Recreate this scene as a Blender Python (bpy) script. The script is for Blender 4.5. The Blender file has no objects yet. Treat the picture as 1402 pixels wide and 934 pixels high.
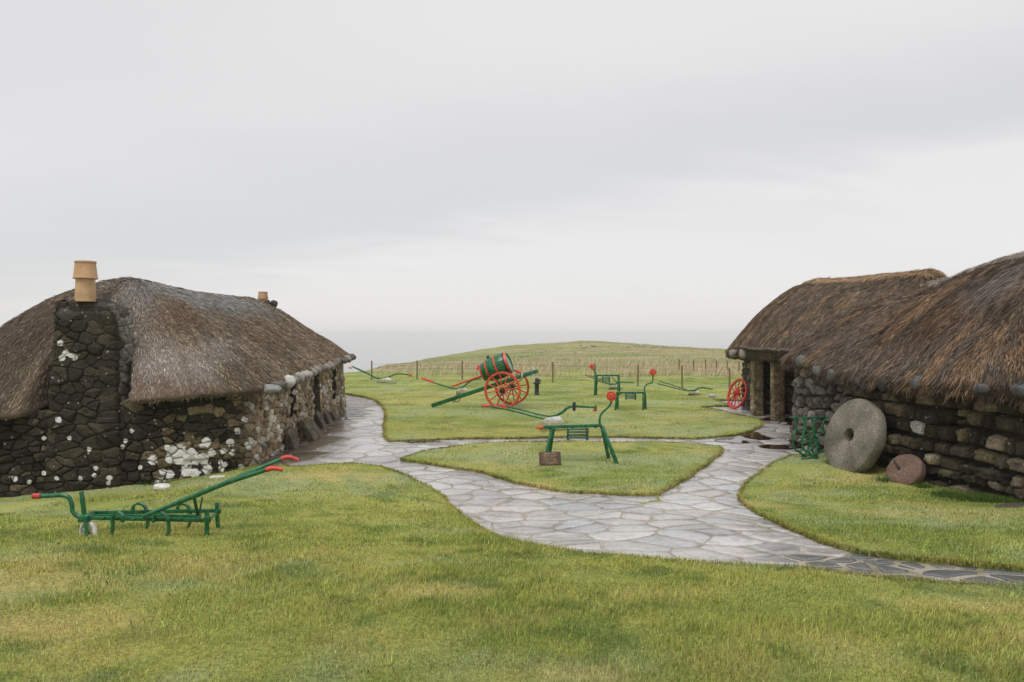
import bpy, bmesh, math, random
import numpy as np
from mathutils import Vector, Matrix
R = math.radians
rnd = random.Random(7)
rng = np.random.default_rng(11)
scene = bpy.context.scene
COL = scene.collection
EYE = 1.7            # eye height above the ground at the camera
F = 1000.0           # focal length in pixels of the 1402 px wide frame
CX, HY = 701.0, 455.0

# ------------------------------------------------------------------ noise
def _hash(ix, iy, seed):
    n = (ix * 374761393 + iy * 668265263 + seed * 974711) & 0xFFFFFFFF
    n = ((n ^ (n >> 13)) * 1274126177) & 0xFFFFFFFF
    n = n ^ (n >> 16)
    return (n & 0xFFFFFF) / float(0xFFFFFF)
def vnoise(x, y, seed=0):
    x = np.asarray(x, dtype=np.float64); y = np.asarray(y, dtype=np.float64)
    ix = np.floor(x).astype(np.int64); iy = np.floor(y).astype(np.int64)
    fx = x - ix; fy = y - iy
    fx = fx * fx * (3 - 2 * fx); fy = fy * fy * (3 - 2 * fy)
    a = _hash(ix, iy, seed); b = _hash(ix + 1, iy, seed)
    c = _hash(ix, iy + 1, seed); d = _hash(ix + 1, iy + 1, seed)
    return (a * (1 - fx) + b * fx) * (1 - fy) + (c * (1 - fx) + d * fx) * fy
def fbm(x, y, seed=0, oct=4):
    s = 0; a = 0.5; t = 0
    for k in range(oct):
        s = s + a * vnoise(x, y, seed + k * 17); t += a
        x = np.asarray(x) * 2.03 + 3.1; y = np.asarray(y) * 2.03 + 1.7; a *= .5
    return s / t
def sst(a, b, x):
    t = np.clip((np.asarray(x, dtype=np.float64) - a) / (b - a), 0, 1)
    return t * t * (3 - 2 * t)

# ------------------------------------------------------------------ terrain
RX = [-400, -60, -40, -30, -22, -15.5, -11, -5.6, 0, 5.4, 8, 10.9, 13, 16.4, 21.9, 27.4, 33, 60, 150, 400]
RZ = [-70, -34, -14, -8, -4.6, -3.3, -2.2, -1.2, -.5, .02, .2, .36, .32, .08, -.38, -.72, -.83, -.9, -2, -30]
def ground(x, y):
    x = np.asarray(x, dtype=np.float64); y = np.asarray(y, dtype=np.float64)
    z = -.8 * sst(2, 12, y)
    z = z - (.17 * sst(4.6, 6.2, -x) + .12 * sst(6.2, 9.0, -x)) * sst(7.6, 11.6, y) * (1 - sst(14, 24, y))
    z = z + (fbm(x * .45, y * .45, 5, 3) - .5) * .10 * sst(1, 5, y)
    z = z - .05 * sst(24, 40, y)
    r = np.interp(x, RX, RZ)
    r = r + (fbm(x * .12, y * .12, 9, 4) - .5) * .9 * sst(50, 80, y) + (fbm(x*.5, y*.5, 31, 3) - .5) * .25 * sst(50, 80, y)
    t = sst(43, 112, y)
    lin = np.clip((y - 43) / 69., 0, 1)
    t = .35 * t + .65 * lin
    z = z * (1 - t) + r * t
    # land falls away to the sea on the left and behind the knoll
    z = z - np.maximum(0, y - 114) * .30
    z = z - np.maximum(0, -x - 9 - .12 * (y - 44)) * .5 * sst(45, 60, y)
    return np.maximum(z, -66)
def gz(x, y):
    return float(ground(x, y))
LAWN = .05
def on_ground(px, py, up=0.0):
    """point of the terrain seen at a picture position"""
    lo, hi = 1.5, 200.0
    k = (py - HY) / F; kx = (px - CX) / F
    y = 2.0
    prev = y
    while y < 200:
        if EYE - k * y <= gz(kx * y, y) + up: break
        prev = y; y *= 1.01
    a, b = prev, y
    for _ in range(30):
        m = .5 * (a + b)
        if EYE - k * m <= gz(kx * m, m) + up: b = m
        else: a = m
    return Vector((kx * b, b, gz(kx * b, b) + up))
def at(px, py, y):
    return Vector(((px - CX) / F * y, y, EYE - (py - HY) / F * y))

# ------------------------------------------------------------------ mesh helpers
def np_mesh(name, V, faces, mat, parent=None, smooth=True, col=None, sizes=None, extra=None):
    """V (n,3); faces: (m,k) int array or list of arrays with different k"""
    me = bpy.data.meshes.new(name)
    V = np.ascontiguousarray(V, dtype=np.float32)
    if not isinstance(faces, list): faces = [faces]
    faces = [f for f in faces if len(f)]
    loops = np.concatenate([f.reshape(-1) for f in faces]).astype(np.int32)
    tot = np.concatenate([np.full(len(f), f.shape[1], dtype=np.int32) for f in faces])
    start = np.concatenate([[0], np.cumsum(tot)[:-1]]).astype(np.int32)
    me.vertices.add(len(V)); me.vertices.foreach_set('co', V.reshape(-1))
    me.loops.add(len(loops)); me.loops.foreach_set('vertex_index', loops)
    me.polygons.add(len(tot)); me.polygons.foreach_set('loop_start', start); me.polygons.foreach_set('loop_total', tot)
    me.update(calc_edges=True)
    me.polygons.foreach_set('use_smooth', np.full(len(tot), smooth, dtype=bool))
    if col is not None:
        a = me.attributes.new('col', 'FLOAT_COLOR', 'POINT')
        c = np.ones((len(V), 4), dtype=np.float32); col = np.asarray(col, dtype=np.float32)
        c[:, :col.shape[1]] = col
        a.data.foreach_set('color', c.reshape(-1))
    if mat: me.materials.append(mat)
    o = bpy.data.objects.new(name, me); COL.objects.link(o)
    if parent: o.parent = parent
    return o

class MB:
    def __init__(s): s.v = []; s.f = []; s.c = []; s.cc = None
    def add(s, vs, fs):
        n = len(s.v); s.v += [tuple(v) for v in vs]; s.f += [tuple(i + n for i in f) for f in fs]
        if s.cc is not None: s.c += [s.cc] * len(vs)
    def box(s, c, size, rot=None, bev=.0):
        c = Vector(c); x, y, z = [k * .5 for k in size]
        rot = rot or Matrix.Identity(3)
        b = min(bev, x * .45, y * .45, z * .45)
        if b <= 0:
            vs = [c + rot @ Vector((i * x, j * y, k * z)) for i in (-1, 1) for j in (-1, 1) for k in (-1, 1)]
            s.add(vs, [(0,1,3,2),(4,6,7,5),(0,4,5,1),(2,3,7,6),(0,2,6,4),(1,5,7,3)])
            return
        bm = bmesh.new(); bmesh.ops.create_cube(bm, size=1)
        for v in bm.verts: v.co = Vector((v.co.x * 2 * x, v.co.y * 2 * y, v.co.z * 2 * z))
        bmesh.ops.bevel(bm, geom=bm.edges[:], offset=b, segments=2, profile=.5, affect='EDGES')
        s.bm(bm, Matrix.Translation(c) @ rot.to_4x4())
    def bm(s, bm, M=None):
        bm.verts.ensure_lookup_table(); bm.verts.index_update()
        vs = [(M @ v.co if M else v.co.copy()) for v in bm.verts]
        s.add(vs, [tuple(v.index for v in f.verts) for f in bm.faces]); bm.free()
    def bar(s, a, b, w, h=None, up=Vector((0, 0, 1)), bev=.004):
        a, b = Vector(a), Vector(b); d = b - a; L = d.length; d.normalize()
        h = h or w
        side = d.cross(up)
        if side.length < 1e-4: side = d.cross(Vector((1, 0, 0)))
        side.normalize(); u = side.cross(d)
        rot = Matrix((d, side, u)).transposed()
        s.box((a + b) * .5, (L, w, h), rot, bev)
    def tube(s, pts, r, n=8, smooth=0, closed=False, flat=None):
        pts = [Vector(p) for p in pts]
        if smooth: pts = spline(pts, smooth, closed)
        m = len(pts)
        rs = r if isinstance(r, (list, tuple)) else [r] * m
        if len(rs) != m: rs = [np.interp(i / (m - 1), np.linspace(0, 1, len(rs)), rs) for i in range(m)]
        def tan(i):
            if closed: return (pts[(i + 1) % m] - pts[(i - 1) % m]).normalized()
            return (pts[min(i + 1, m - 1)] - pts[max(i - 1, 0)]).normalized()
        t = tan(0); ref = Vector((0, 0, 1)) if abs(t.z) < .9 else Vector((1, 0, 0))
        u = t.cross(ref).normalized()
        vs = []
        for i in range(m):
            t = tan(i); u = (u - t * u.dot(t)).normalized(); w = t.cross(u)
            for k in range(n):
                a = 2 * math.pi * k / n
                if flat: vs.append(pts[i] + (u * math.cos(a) * flat + w * math.sin(a)) * rs[i])
                else: vs.append(pts[i] + (u * math.cos(a) + w * math.sin(a)) * rs[i])
        fs = []
        for i in range(m if closed else m - 1):
            j = (i + 1) % m
            for k in range(n):
                fs.append((i * n + k, i * n + (k + 1) % n, j * n + (k + 1) % n, j * n + k))
        if not closed:
            fs.append(tuple(range(n - 1, -1, -1))); fs.append(tuple((m - 1) * n + k for k in range(n)))
        s.add(vs, fs)
    def lathe(s, prof, M, n=32, cap=True):
        """prof: list of (radius, height) revolved about local Z"""
        vs = []; fs = []
        for r_, h_ in prof:
            for k in range(n):
                a = 2 * math.pi * k / n
                vs.append(M @ Vector((r_ * math.cos(a), r_ * math.sin(a), h_)))
        for i in range(len(prof) - 1):
            for k in range(n):
                fs.append((i * n + k, i * n + (k + 1) % n, (i + 1) * n + (k + 1) % n, (i + 1) * n + k))
        if cap:
            fs.append(tuple(range(n - 1, -1, -1))); fs.append(tuple((len(prof) - 1) * n + k for k in range(n)))
        s.add(vs, fs)
    def torus(s, M, Rr, r1, r2, n=48):
        """square-section ring about local Z: radial half width r1, axial half width r2"""
        e = .25
        sec = [(-r1, -r2 * (1 - e)), (-r1 * (1 - e), -r2), (r1 * (1 - e), -r2), (r1, -r2 * (1 - e)), (r1, r2 * (1 - e)), (r1 * (1 - e), r2), (-r1 * (1 - e), r2), (-r1, r2 * (1 - e))]
        vs = []; fs = []; q = len(sec)
        for k in range(n):
            a = 2 * math.pi * k / n
            for (dr, dz) in sec: vs.append(M @ Vector(((Rr + dr) * math.cos(a), (Rr + dr) * math.sin(a), dz)))
        for k in range(n):
            j = (k + 1) % n
            for i in range(q): fs.append((k * q + i, j * q + i, j * q + (i + 1) % q, k * q + (i + 1) % q))
        s.add(vs, fs)
    def build(s, name, mat, parent=None, smooth=False, origin=None, autos=True):
        me = bpy.data.meshes.new(name)
        o_ = Vector(origin) if origin is not None else (parent_origin(parent) if parent else Vector())
        me.from_pydata([Vector(v) - o_ for v in s.v], [], s.f)
        bm = bmesh.new(); bm.from_mesh(me); bmesh.ops.recalc_face_normals(bm, faces=bm.faces); bm.to_mesh(me); bm.free()
        if s.cc is not None and len(s.c) == len(me.vertices):
            a = me.attributes.new('col', 'FLOAT_COLOR', 'POINT')
            for i, c in enumerate(s.c): a.data[i].color = (c[0], c[1], c[2], 1)
        if mat: me.materials.append(mat)
        for p in me.polygons: p.use_smooth = True
        if autos: me.set_sharp_from_angle(angle=R(38))
        o = bpy.data.objects.new(name, me); COL.objects.link(o)
        if parent: o.parent = parent
        elif origin is not None: o.location = o_
        return o

def parent_origin(p):
    v = Vector()
    while p is not None: v += p.location; p = p.parent
    return v
def spline(pts, n, closed=False):
    out = []; m = len(pts)
    P = (lambda i: pts[i % m]) if closed else (lambda i: pts[max(0, min(m - 1, i))])
    for i in range(m if closed else m - 1):
        p0, p1, p2, p3 = P(i - 1), P(i), P(i + 1), P(i + 2)
        for k in range(n):
            t = k / n
            out.append(.5 * ((2 * p1) + (p2 - p0) * t + (2 * p0 - 5 * p1 + 4 * p2 - p3) * t * t + (3 * p1 - p0 - 3 * p2 + p3) * t ** 3))
    if not closed: out.append(pts[-1].copy())
    return out
def tag(o, label=None, cat=None, group=None, kind=None):
    if label: o['label'] = label
    if cat: o['category'] = cat
    if group: o['group'] = group
    if kind: o['kind'] = kind
    return o
def thing(name, loc, label, cat, group=None):
    o = bpy.data.objects.new(name, None); COL.objects.link(o); o.location = loc; o.empty_display_size = .2
    return tag(o, label, cat, group)
def frame_z(n, up=Vector((0, 0, 1))):
    """rotation whose local Z is n"""
    n = Vector(n).normalized(); x = up.cross(n)
    if x.length < 1e-4: x = Vector((1, 0, 0))
    x.normalize(); y = n.cross(x)
    return Matrix((x, y, n)).transposed()

# ------------------------------------------------------------------ materials
def newmat(name):
    m = bpy.data.materials.new(name); m.use_nodes = True
    nt = m.node_tree; b = nt.nodes['Principled BSDF']
    return m, nt, b
def N(nt, t, **kw):
    n = nt.nodes.new(t)
    for k, v in kw.items():
        if k in n.inputs: n.inputs[k].default_value = v
        else: setattr(n, k, v)
    return n
def mixc(nt, fac, a, b, mode='MIX'):
    n = nt.nodes.new('ShaderNodeMix'); n.data_type = 'RGBA'; n.blend_type = mode
    for sock, v in ((n.inputs[0], fac), (n.inputs[6], a), (n.inputs[7], b)):
        if hasattr(v, 'is_output') or isinstance(v, bpy.types.NodeSocket): nt.links.new(v, sock)
        else: sock.default_value = v if not isinstance(v, tuple) else (v + (1,) if len(v) == 3 else v)
    return n.outputs[2]
def ramp(nt, src, stops):
    n = nt.nodes.new('ShaderNodeValToRGB'); cr = n.color_ramp
    while len(cr.elements) > 1: cr.elements.remove(cr.elements[-1])
    for i, (p, c) in enumerate(stops):
        e = cr.elements[0] if i == 0 else cr.elements.new(p)
        e.position = p
        c = (c, c, c) if isinstance(c, (int, float)) else c
        e.color = tuple(c) + (1,)
    nt.links.new(src, n.inputs[0]); return n.outputs[0]
def noise(nt, scale, detail=4, rough=.6, vec=None, stretch=None, dist=0):
    n = N(nt, 'ShaderNodeTexNoise'); n.inputs['Scale'].default_value = scale; n.inputs['Detail'].default_value = detail
    n.inputs['Roughness'].default_value = rough; n.inputs['Distortion'].default_value = dist
    if vec is None: vec = N(nt, 'ShaderNodeTexCoord').outputs['Object']
    if stretch:
        mp = N(nt, 'ShaderNodeMapping'); mp.inputs['Scale'].default_value = stretch
        nt.links.new(vec, mp.inputs[0]); vec = mp.outputs[0]
    nt.links.new(vec, n.inputs['Vector']); return n.outputs['Fac']
def bump(nt, b, h, strength=.3, dist=.01):
    n = N(nt, 'ShaderNodeBump'); n.inputs['Strength'].default_value = strength; n.inputs['Distance'].default_value = dist
    nt.links.new(h, n.inputs['Height']); nt.links.new(n.outputs[0], b.inputs['Normal'])
def setb(b, **kw):
    names = {'rough': 'Roughness', 'metal': 'Metallic', 'spec': 'Specular IOR Level'}
    for k, v in kw.items(): b.inputs[names[k]].default_value = v

def paint(name, c, rough=.35, wear=(.12, .05, .03), amt=.6):
    m, nt, b = newmat(name)
    n1 = noise(nt, 9, 5, .65); n2 = noise(nt, 38, 5, .65)
    a = mixc(nt, ramp(nt, n1, [(.35, 0), (.7, 1)]), tuple(k * .6 for k in c), tuple(min(1, k * 1.25 + .012) for k in c))
    f = ramp(nt, n2, [(.60, 0), (.70, amt)])
    nt.links.new(mixc(nt, f, a, wear), b.inputs['Base Color'])
    nt.links.new(ramp(nt, n1, [(.3, rough * .8), (.7, min(1, rough * 1.5))]), b.inputs['Roughness'])
    bump(nt, b, n2, .15, .004); return m
def attr_mat(name, rough=.8, ns=30, amt=.5, bs=.5, bd=.01, spec=.3, lich=False, nscale2=None):
    """colour from the per-vertex colour of the thing, broken up by fine noise"""
    m, nt, b = newmat(name)
    at_ = N(nt, 'ShaderNodeAttribute'); at_.attribute_name = 'col'
    n1 = noise(nt, ns, 6, .65)
    c = mixc(nt, 1.0, at_.outputs['Color'], ramp(nt, n1, [(.25, 1 - amt), (.75, 1 + amt)]), 'MULTIPLY')
    if lich:
        c = mixc(nt, 1.0, c, ramp(nt, noise(nt, 1.7, 5, .65), [(.32, .55), (.7, 1.4)]), 'MULTIPLY')
        n2 = noise(nt, 7, 4, .6)
        mt = N(nt, 'ShaderNodeMath', operation='ADD'); nt.links.new(at_.outputs['Alpha'], mt.inputs[0])
        ms = N(nt, 'ShaderNodeMath', operation='MULTIPLY'); ms.inputs[1].default_value = .5; nt.links.new(n1, ms.inputs[0])
        nt.links.new(ms.outputs[0], mt.inputs[1])
        f = ramp(nt, mt.outputs[0], [(.70, 0), (.76, 1)])
        # pale crustose spots
        vo = N(nt, 'ShaderNodeTexVoronoi'); vo.inputs['Scale'].default_value = 9.0
        nt.links.new(N(nt, 'ShaderNodeTexCoord').outputs['Object'], vo.inputs['Vector'])
        md = N(nt, 'ShaderNodeMath', operation='ADD'); nt.links.new(vo.outputs['Distance'], md.inputs[0])
        mm = N(nt, 'ShaderNodeMath', operation='MULTIPLY'); mm.inputs[1].default_value = .5; nt.links.new(n1, mm.inputs[0]); nt.links.new(mm.outputs[0], md.inputs[1])
        sp = ramp(nt, md.outputs[0], [(.37, 1), (.42, 0)])
        gate = ramp(nt, n2, [(.44, 0), (.54, .8)])
        spf = N(nt, 'ShaderNodeMath', operation='MULTIPLY'); nt.links.new(sp, spf.inputs[0]); nt.links.new(gate, spf.inputs[1])
        c = mixc(nt, spf.outputs[0], c, (.40, .385, .34))
        moss = ramp(nt, noise(nt, 2.6, 4, .6), [(.55, 0), (.72, .45)])
        c = mixc(nt, moss, c, (.045, .043, .012))
        c = mixc(nt, f, c, (.66, .655, .63))
    nt.links.new(c, b.inputs['Base Color'])
    nt.links.new(ramp(nt, n1, [(.3, rough * .85), (.7, min(1, rough * 1.15))]), b.inputs['Roughness'])
    setb(b, spec=spec)
    if bs: bump(nt, b, n1, bs, bd)
    return m

M = {}
M['green'] = paint('green_paint', (.008, .125, .045), .22)
M['dkgreen'] = paint('dark_green_paint', (.006, .075, .032), .4)
M['orange'] = paint('orange_paint', (.62, .07, .022), .4)
M['red'] = paint('red_paint', (.60, .035, .028), .42)
M['grip'] = paint('red_grip_paint', (.58, .05, .035), .45)
M['black'] = paint('black_paint', (.012, .012, .013), .45)
M['white'] = paint('white_paint', (.6, .6, .57), .5, (.2, .16, .12), .8)
M['steel'] = paint('silver_paint', (.88, .88, .88), .22, (.5, .47, .44), .15); M['steel'].node_tree.nodes['Principled BSDF'].inputs['Metallic'].default_value = .55
M['barrel_end'] = paint('pale_barrel_head', (.30, .42, .33), .5)
M['wood'] = paint('weathered_post', (.20, .145, .075), .85, (.25, .2, .14), .6)
M['board'] = paint('brown_board', (.075, .045, .028), .7, (.12, .09, .06), .4)
M['letters'] = paint('tan_letters', (.55, .38, .2), .7)
M['wire'] = paint('fence_wire', (.16, .155, .15), .6)
M['rope'] = paint('old_rope', (.05, .045, .04), .9)
M['timber'] = paint('dark_timber', (.03, .024, .02), .7)
M['iron'] = paint('rusty_iron', (.03, .02, .016), .7)
M['stone'] = attr_mat('rubble_stone', .75, 26, .85, 1.0, .035, .3, True)
M['boulder'] = attr_mat('boulder_stone', .7, 26, .5, .7, .012, .3)
M['thatch'] = attr_mat('thatch_straw', .9, 55, .55, .6, .02, .12)
M['grass'] = attr_mat('lawn_grass', .75, 60, .25, 0, .01, .2)
def mat_blade():
    m, nt, b = newmat('grass_blade')
    at_ = N(nt, 'ShaderNodeAttribute'); at_.attribute_name = 'col'
    nt.links.new(at_.outputs['Color'], b.inputs['Base Color']); setb(b, rough=.55, spec=.3)
    t = N(nt, 'ShaderNodeBsdfTranslucent'); nt.links.new(mixc(nt, 1.0, at_.outputs['Color'], (1.1, 1.15, .7), 'MULTIPLY'), t.inputs['Color'])
    mx = N(nt, 'ShaderNodeMixShader'); mx.inputs[0].default_value = .38
    nt.links.new(b.outputs[0], mx.inputs[1]); nt.links.new(t.outputs[0], mx.inputs[2]); nt.links.new(mx.outputs[0], nt.nodes['Material Output'].inputs['Surface']); return m
M['grass'] = mat_blade()
M['turf'] = attr_mat('turf', .95, 38, .65, 1, .03, .1)
M['flag'] = attr_mat('flagstone', .22, 16, .30, .3, .004, .6)
def wet(m):
    nt = m.node_tree; b = nt.nodes['Principled BSDF']; l = b.inputs['Base Color'].links[0].from_socket
    f = ramp(nt, noise(nt, 1.1, 6, .68, None, (1, 1.6, 1)), [(.46, 0), (.62, .55)]); g = ramp(nt, noise(nt, 5, 5, .7), [(.55, 0), (.68, .5)])
    c = mixc(nt, f, l, (.17, .16, .15)); nt.links.new(mixc(nt, g, c, (.15, .13, .10)), b.inputs['Base Color'])
    r = nt.nodes.new('ShaderNodeMapRange'); nt.links.new(f, r.inputs[0]); r.inputs[3].default_value = .30; r.inputs[4].default_value = .10; nt.links.new(r.outputs[0], b.inputs['Roughness'])
wet(M['flag'])

def mat_mortar():
    m, nt, b = newmat('path_mortar')
    n1 = noise(nt, 3, 6, .7); n2 = noise(nt, 40, 4, .7)
    c = mixc(nt, ramp(nt, n1, [(.4, 0), (.6, 1)]), (.19, .17, .11), (.40, .35, .30)); c = mixc(nt, ramp(nt, n2, [(.3, .5), (.6, 0)]), c, (.11, .10, .06))
    nt.links.new(c, b.inputs['Base Color'])
    nt.links.new(ramp(nt, n1, [(.35, .22), (.65, .6)]), b.inputs['Roughness']); bump(nt, b, n2, .6, .01); return m
M['mortar'] = mat_mortar()
def mat_clay():
    m, nt, b = newmat('terracotta_clay')
    n1 = noise(nt, 6, 5, .6); n2 = noise(nt, 45, 3, .6)
    c = mixc(nt, ramp(nt, n1, [(.35, 0), (.7, 1)]), (.42, .25, .13), (.56, .37, .22)); c = mixc(nt, ramp(nt, n2, [(.6, 0), (.8, .35)]), c, (.22, .17, .12))
    nt.links.new(c, b.inputs['Base Color']); setb(b, rough=.7); bump(nt, b, n2, .2, .005); return m
M['clay'] = mat_clay()
def mat_grit(name, c1, c2, c3, sc=1.0):
    m, nt, b = newmat(name)
    n1 = noise(nt, 2.2 * sc, 5, .6); n2 = noise(nt, 34, 5, .75); n3 = noise(nt, 110, 2, .6)
    c = mixc(nt, ramp(nt, n1, [(.36, 0), (.64, 1)]), c1, c2); c = mixc(nt, ramp(nt, n2, [(.42, .7), (.6, 0)]), c, c3)
    nt.links.new(c, b.inputs['Base Color']); setb(b, rough=.78, spec=.3)
    h = N(nt, 'ShaderNodeMath', operation='ADD'); nt.links.new(n2, h.inputs[0]); nt.links.new(n3, h.inputs[1])
    bump(nt, b, h.outputs[0], .7, .012); return m
M['millstone'] = mat_grit('millstone_grit', (.13, .115, .09), (.31, .285, .235), (.075, .07, .05))
M['redstone'] = mat_grit('red_sandstone', (.13, .078, .055), (.23, .155, .12), (.08, .046, .032), 2)
M['slate'] = mat_grit('slab_stone', (.07, .06, .045), (.25, .20, .13), (.05, .043, .033), 2.4)
def mat_water():
    m, nt, b = newmat('sea_water')
    b.inputs['Base Color'].default_value = (.06, .075, .085, 1); setb(b, rough=.10)
    n = noise(nt, .012, 6, .65, stretch=(1, 2.5, 1)); bump(nt, b, n, .12, 2); return m
M['water'] = mat_water()
def mat_puddle():
    m, nt, b = newmat('puddle_water')
    b.inputs['Base Color'].default_value = (.035, .018, .009, 1); setb(b, rough=.03); return m
M['puddle'] = mat_puddle()

# ------------------------------------------------------------------ cottages
def loop_from(corners, radii, vals, ds=.06):
    """rounded closed outline (counter-clockwise) with per-corner values carried along it"""
    n = len(corners); P = [np.array(c, float) for c in corners]; out = []; vv = []
    for i in range(n):
        a, b, c = P[i - 1], P[i], P[(i + 1) % n]; r = radii[i]
        u = (a - b) / np.linalg.norm(a - b); w = (c - b) / np.linalg.norm(c - b)
        p0, p2 = b + u * r, b + w * r
        for k in range(9):
            t = k / 8; out.append((1 - t) ** 2 * p0 + 2 * t * (1 - t) * b + t * t * p2); vv.append(vals[i])
    out = np.array(out); vv = np.array(vv, float)
    o2 = np.vstack([out, out[:1]]); v2 = np.vstack([vv, vv[:1]]) if vv.ndim > 1 else np.append(vv, vv[0])
    s = np.concatenate([[0], np.cumsum(np.linalg.norm(np.diff(o2, axis=0), axis=1))])
    L = s[-1]; m = int(L / ds); ss = np.arange(m) * L / m
    pts = np.stack([np.interp(ss, s, o2[:, 0]), np.interp(ss, s, o2[:, 1])], 1)
    vals2 = np.stack([np.interp(ss, s, v2[:, k]) for k in range(v2.shape[1])], 1) if v2.ndim > 1 else np.interp(ss, s, v2)
    return pts, vals2, ss, L
def loop_normals(pts):
    t = np.roll(pts, -1, 0) - np.roll(pts, 1, 0); t /= np.linalg.norm(t, axis=1)[:, None] + 1e-9
    nrm = np.stack([t[:, 1], -t[:, 0]], 1)
    k = 5; acc = sum(np.roll(nrm, j, 0) for j in range(-k, k + 1)); acc /= np.linalg.norm(acc, axis=1)[:, None] + 1e-9
    return acc

class Acc:
    def __init__(s): s.V = []; s.F = []; s.C = []; s.n = 0
    def add(s, V, Fc, C):
        s.V.append(V); s.F.append(Fc + s.n); s.C.append(C); s.n += len(V)
    def build(s, name, mat, parent, smooth=True):
        V = np.vstack(s.V); C = np.vstack(s.C)
        groups = {}
        for f in s.F: groups.setdefault(f.shape[1], []).append(f)
        if parent: V = V - np.array(parent_origin(parent))
        return np_mesh(name, V, [np.vstack(g) for g in groups.values()], mat, parent, smooth, C)
def grid_faces(nu, nv):
    i = np.arange(nu - 1)[:, None] * nv + np.arange(nv - 1)[None, :]
    i = i.reshape(-1); return np.stack([i, i + nv, i + nv + 1, i + 1], 1)

def stone_wall(acc, pts, ss, L, ztop, zbot, colf, rh=(.12, .26), rw=(.18, .5), prot=(.03, .08), res=(8, 6), batter=.04,
               openings=(), seed=1, lichf=None, core=(.022, .018, .013), gap=.012, closed=True, round_=(.3, .8), resf=None, back=0.0, where=None, blk=(3, 7)):
    r = random.Random(seed); nrm = loop_normals(pts)
    s2 = np.append(ss, L); px = np.append(pts[:, 0], pts[0, 0]); py = np.append(pts[:, 1], pts[0, 1])
    nx = np.append(nrm[:, 0], nrm[0, 0]); ny = np.append(nrm[:, 1], nrm[0, 1]); zt = np.append(ztop, ztop[0])
    def place(s, z, d):
        s = np.mod(s, L); off = d - batter * (z - zbot) + batter * 1.0
        a, b = np.interp(s, s2, nx), np.interp(s, s2, ny)
        return np.stack([np.interp(s, s2, px) + a * off, np.interp(s, s2, py) + b * off, z], -1)
    z = zbot; row = 0
    def inop(s, zz):
        return any(o[0] < s < o[1] and o[2] < zz < o[3] for o in openings)
    while z < ztop.max():
        h = r.uniform(*rh); s = r.uniform(0, .3)
        while s < L - .02:
            w = r.uniform(*rw) * (1 if r.random() > .15 else .55); w = min(w, L - s)
            sc, zc = s + w / 2, z + h / 2
            zmax = float(np.interp(sc % L, s2, zt))
            x_, y_ = float(np.interp(sc % L, s2, px)), float(np.interp(sc % L, s2, py))
            if zc < zmax + .02 and zc > gz(x_, y_) - .2 and not inop(sc, zc) and (where is None or where(x_, y_)):
                cells = [(s, s + w, z, z + h)]
                if h > .2 and r.random() < .16: m_ = z + h * r.uniform(.4, .6); cells = [(s, s + w, z, m_), (s, s + w, m_, z + h)]
                elif w > .4 and r.random() < .2: m_ = s + w * .5; cells = [(s, m_, z, z + h), (m_, s + w, z, z + h)]
                for (sa, sb, za, zb) in cells:
                    k = 1.0
                    rs_ = resf(x_, y_) if resf else res
                    nu, nv = rs_
                    u, v = np.meshgrid(np.linspace(-1, 1, nu), np.linspace(-1, 1, nv), indexing='ij')
                    kk = r.uniform(*round_)
                    uu = u * np.sqrt(1 - kk * v * v / 2); vv = v * np.sqrt(1 - kk * u * u / 2)
                    sx, sy = r.uniform(0, 99), r.uniform(0, 99)
                    uu = uu + (vnoise(u * 1.5 + sx, v * 1.5 + sy, 3) - .5) * .22; vv = vv + (vnoise(u * 1.5 + sx, v * 1.5 + sy, 4) - .5) * .26
                    cu, cv = (sa + sb) / 2, (za + zb) / 2
                    wob = (vnoise((cu + uu * (sb - sa) / 2) * 1.1, row * 3.7, 8) - .5) * .11
                    su = cu + uu * ((sb - sa) / 2 - gap); zv = cv + vv * ((zb - za) / 2 - gap) + wob
                    e = r.uniform(*blk); pr = r.uniform(*prot)
                    prof = np.sqrt(np.clip((1 - np.abs(u) ** e) * (1 - np.abs(v) ** e), 0, 1))
                    d = -.05 + (pr + .05) * prof + prof * (r.uniform(-1, 1) * u + r.uniform(-1, 1) * v) * pr * .35 + prof * (fbm(u * 2 + sx, v * 2 + sy, 6, 3) - .5) * pr * .9
                    V = place(su.reshape(-1), zv.reshape(-1), d.reshape(-1))
                    c = colf(x_, y_, cv, r)
                    C = np.ones((len(V), 4)); C[:, :3] = c; C[:, 3] = 0
                    if lichf is not None: C[:, 3] = lichf(V)
                    acc.add(V, grid_faces(nu, nv), C)
            s += w
        z += h; row += 1
    # mortar core behind the stones
    zs = sorted(set([zbot] + [o[2] for o in openings] + [o[3] for o in openings]))
    m = len(pts)
    cs = np.append(np.arange(0, m, 4), m)
    sv = np.minimum(np.array([s2[min(i, m)] for i in cs]), L)
    for o in openings: sv = np.sort(np.unique(np.concatenate([sv, [o[0], o[1]]])))
    tops = np.interp(sv, s2, zt)
    V = []; Fq = []
    for i in range(len(sv) - 1):
        sa, sb = sv[i], sv[i + 1]
        rows = zs + [None]
        for j in range(len(rows) - 1):
            za = rows[j]; zb = rows[j + 1]
            if inop((sa + sb) / 2, za + .02): continue
            ta = tops[i] if zb is None else min(zb, tops[i]); tb = tops[i + 1] if zb is None else min(zb, tops[i + 1])
            if ta <= za + 1e-4 and tb <= za + 1e-4: continue
            ta = max(ta, za); tb = max(tb, za)
            n0 = len(V)
            for (s_, z_) in ((sa, za), (sb, za), (sb, tb), (sa, ta)):
                V.append(place(np.array([min(s_, L - 1e-4)]), np.array([z_]), np.array([-.006 - back]))[0])
            Fq.append((n0, n0 + 1, n0 + 2, n0 + 3))
    V = np.array(V); C = np.zeros((len(V), 4)); C[:, :3] = core if not callable(core) else np.array([core(v[0], v[1]) for v in V])
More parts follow.
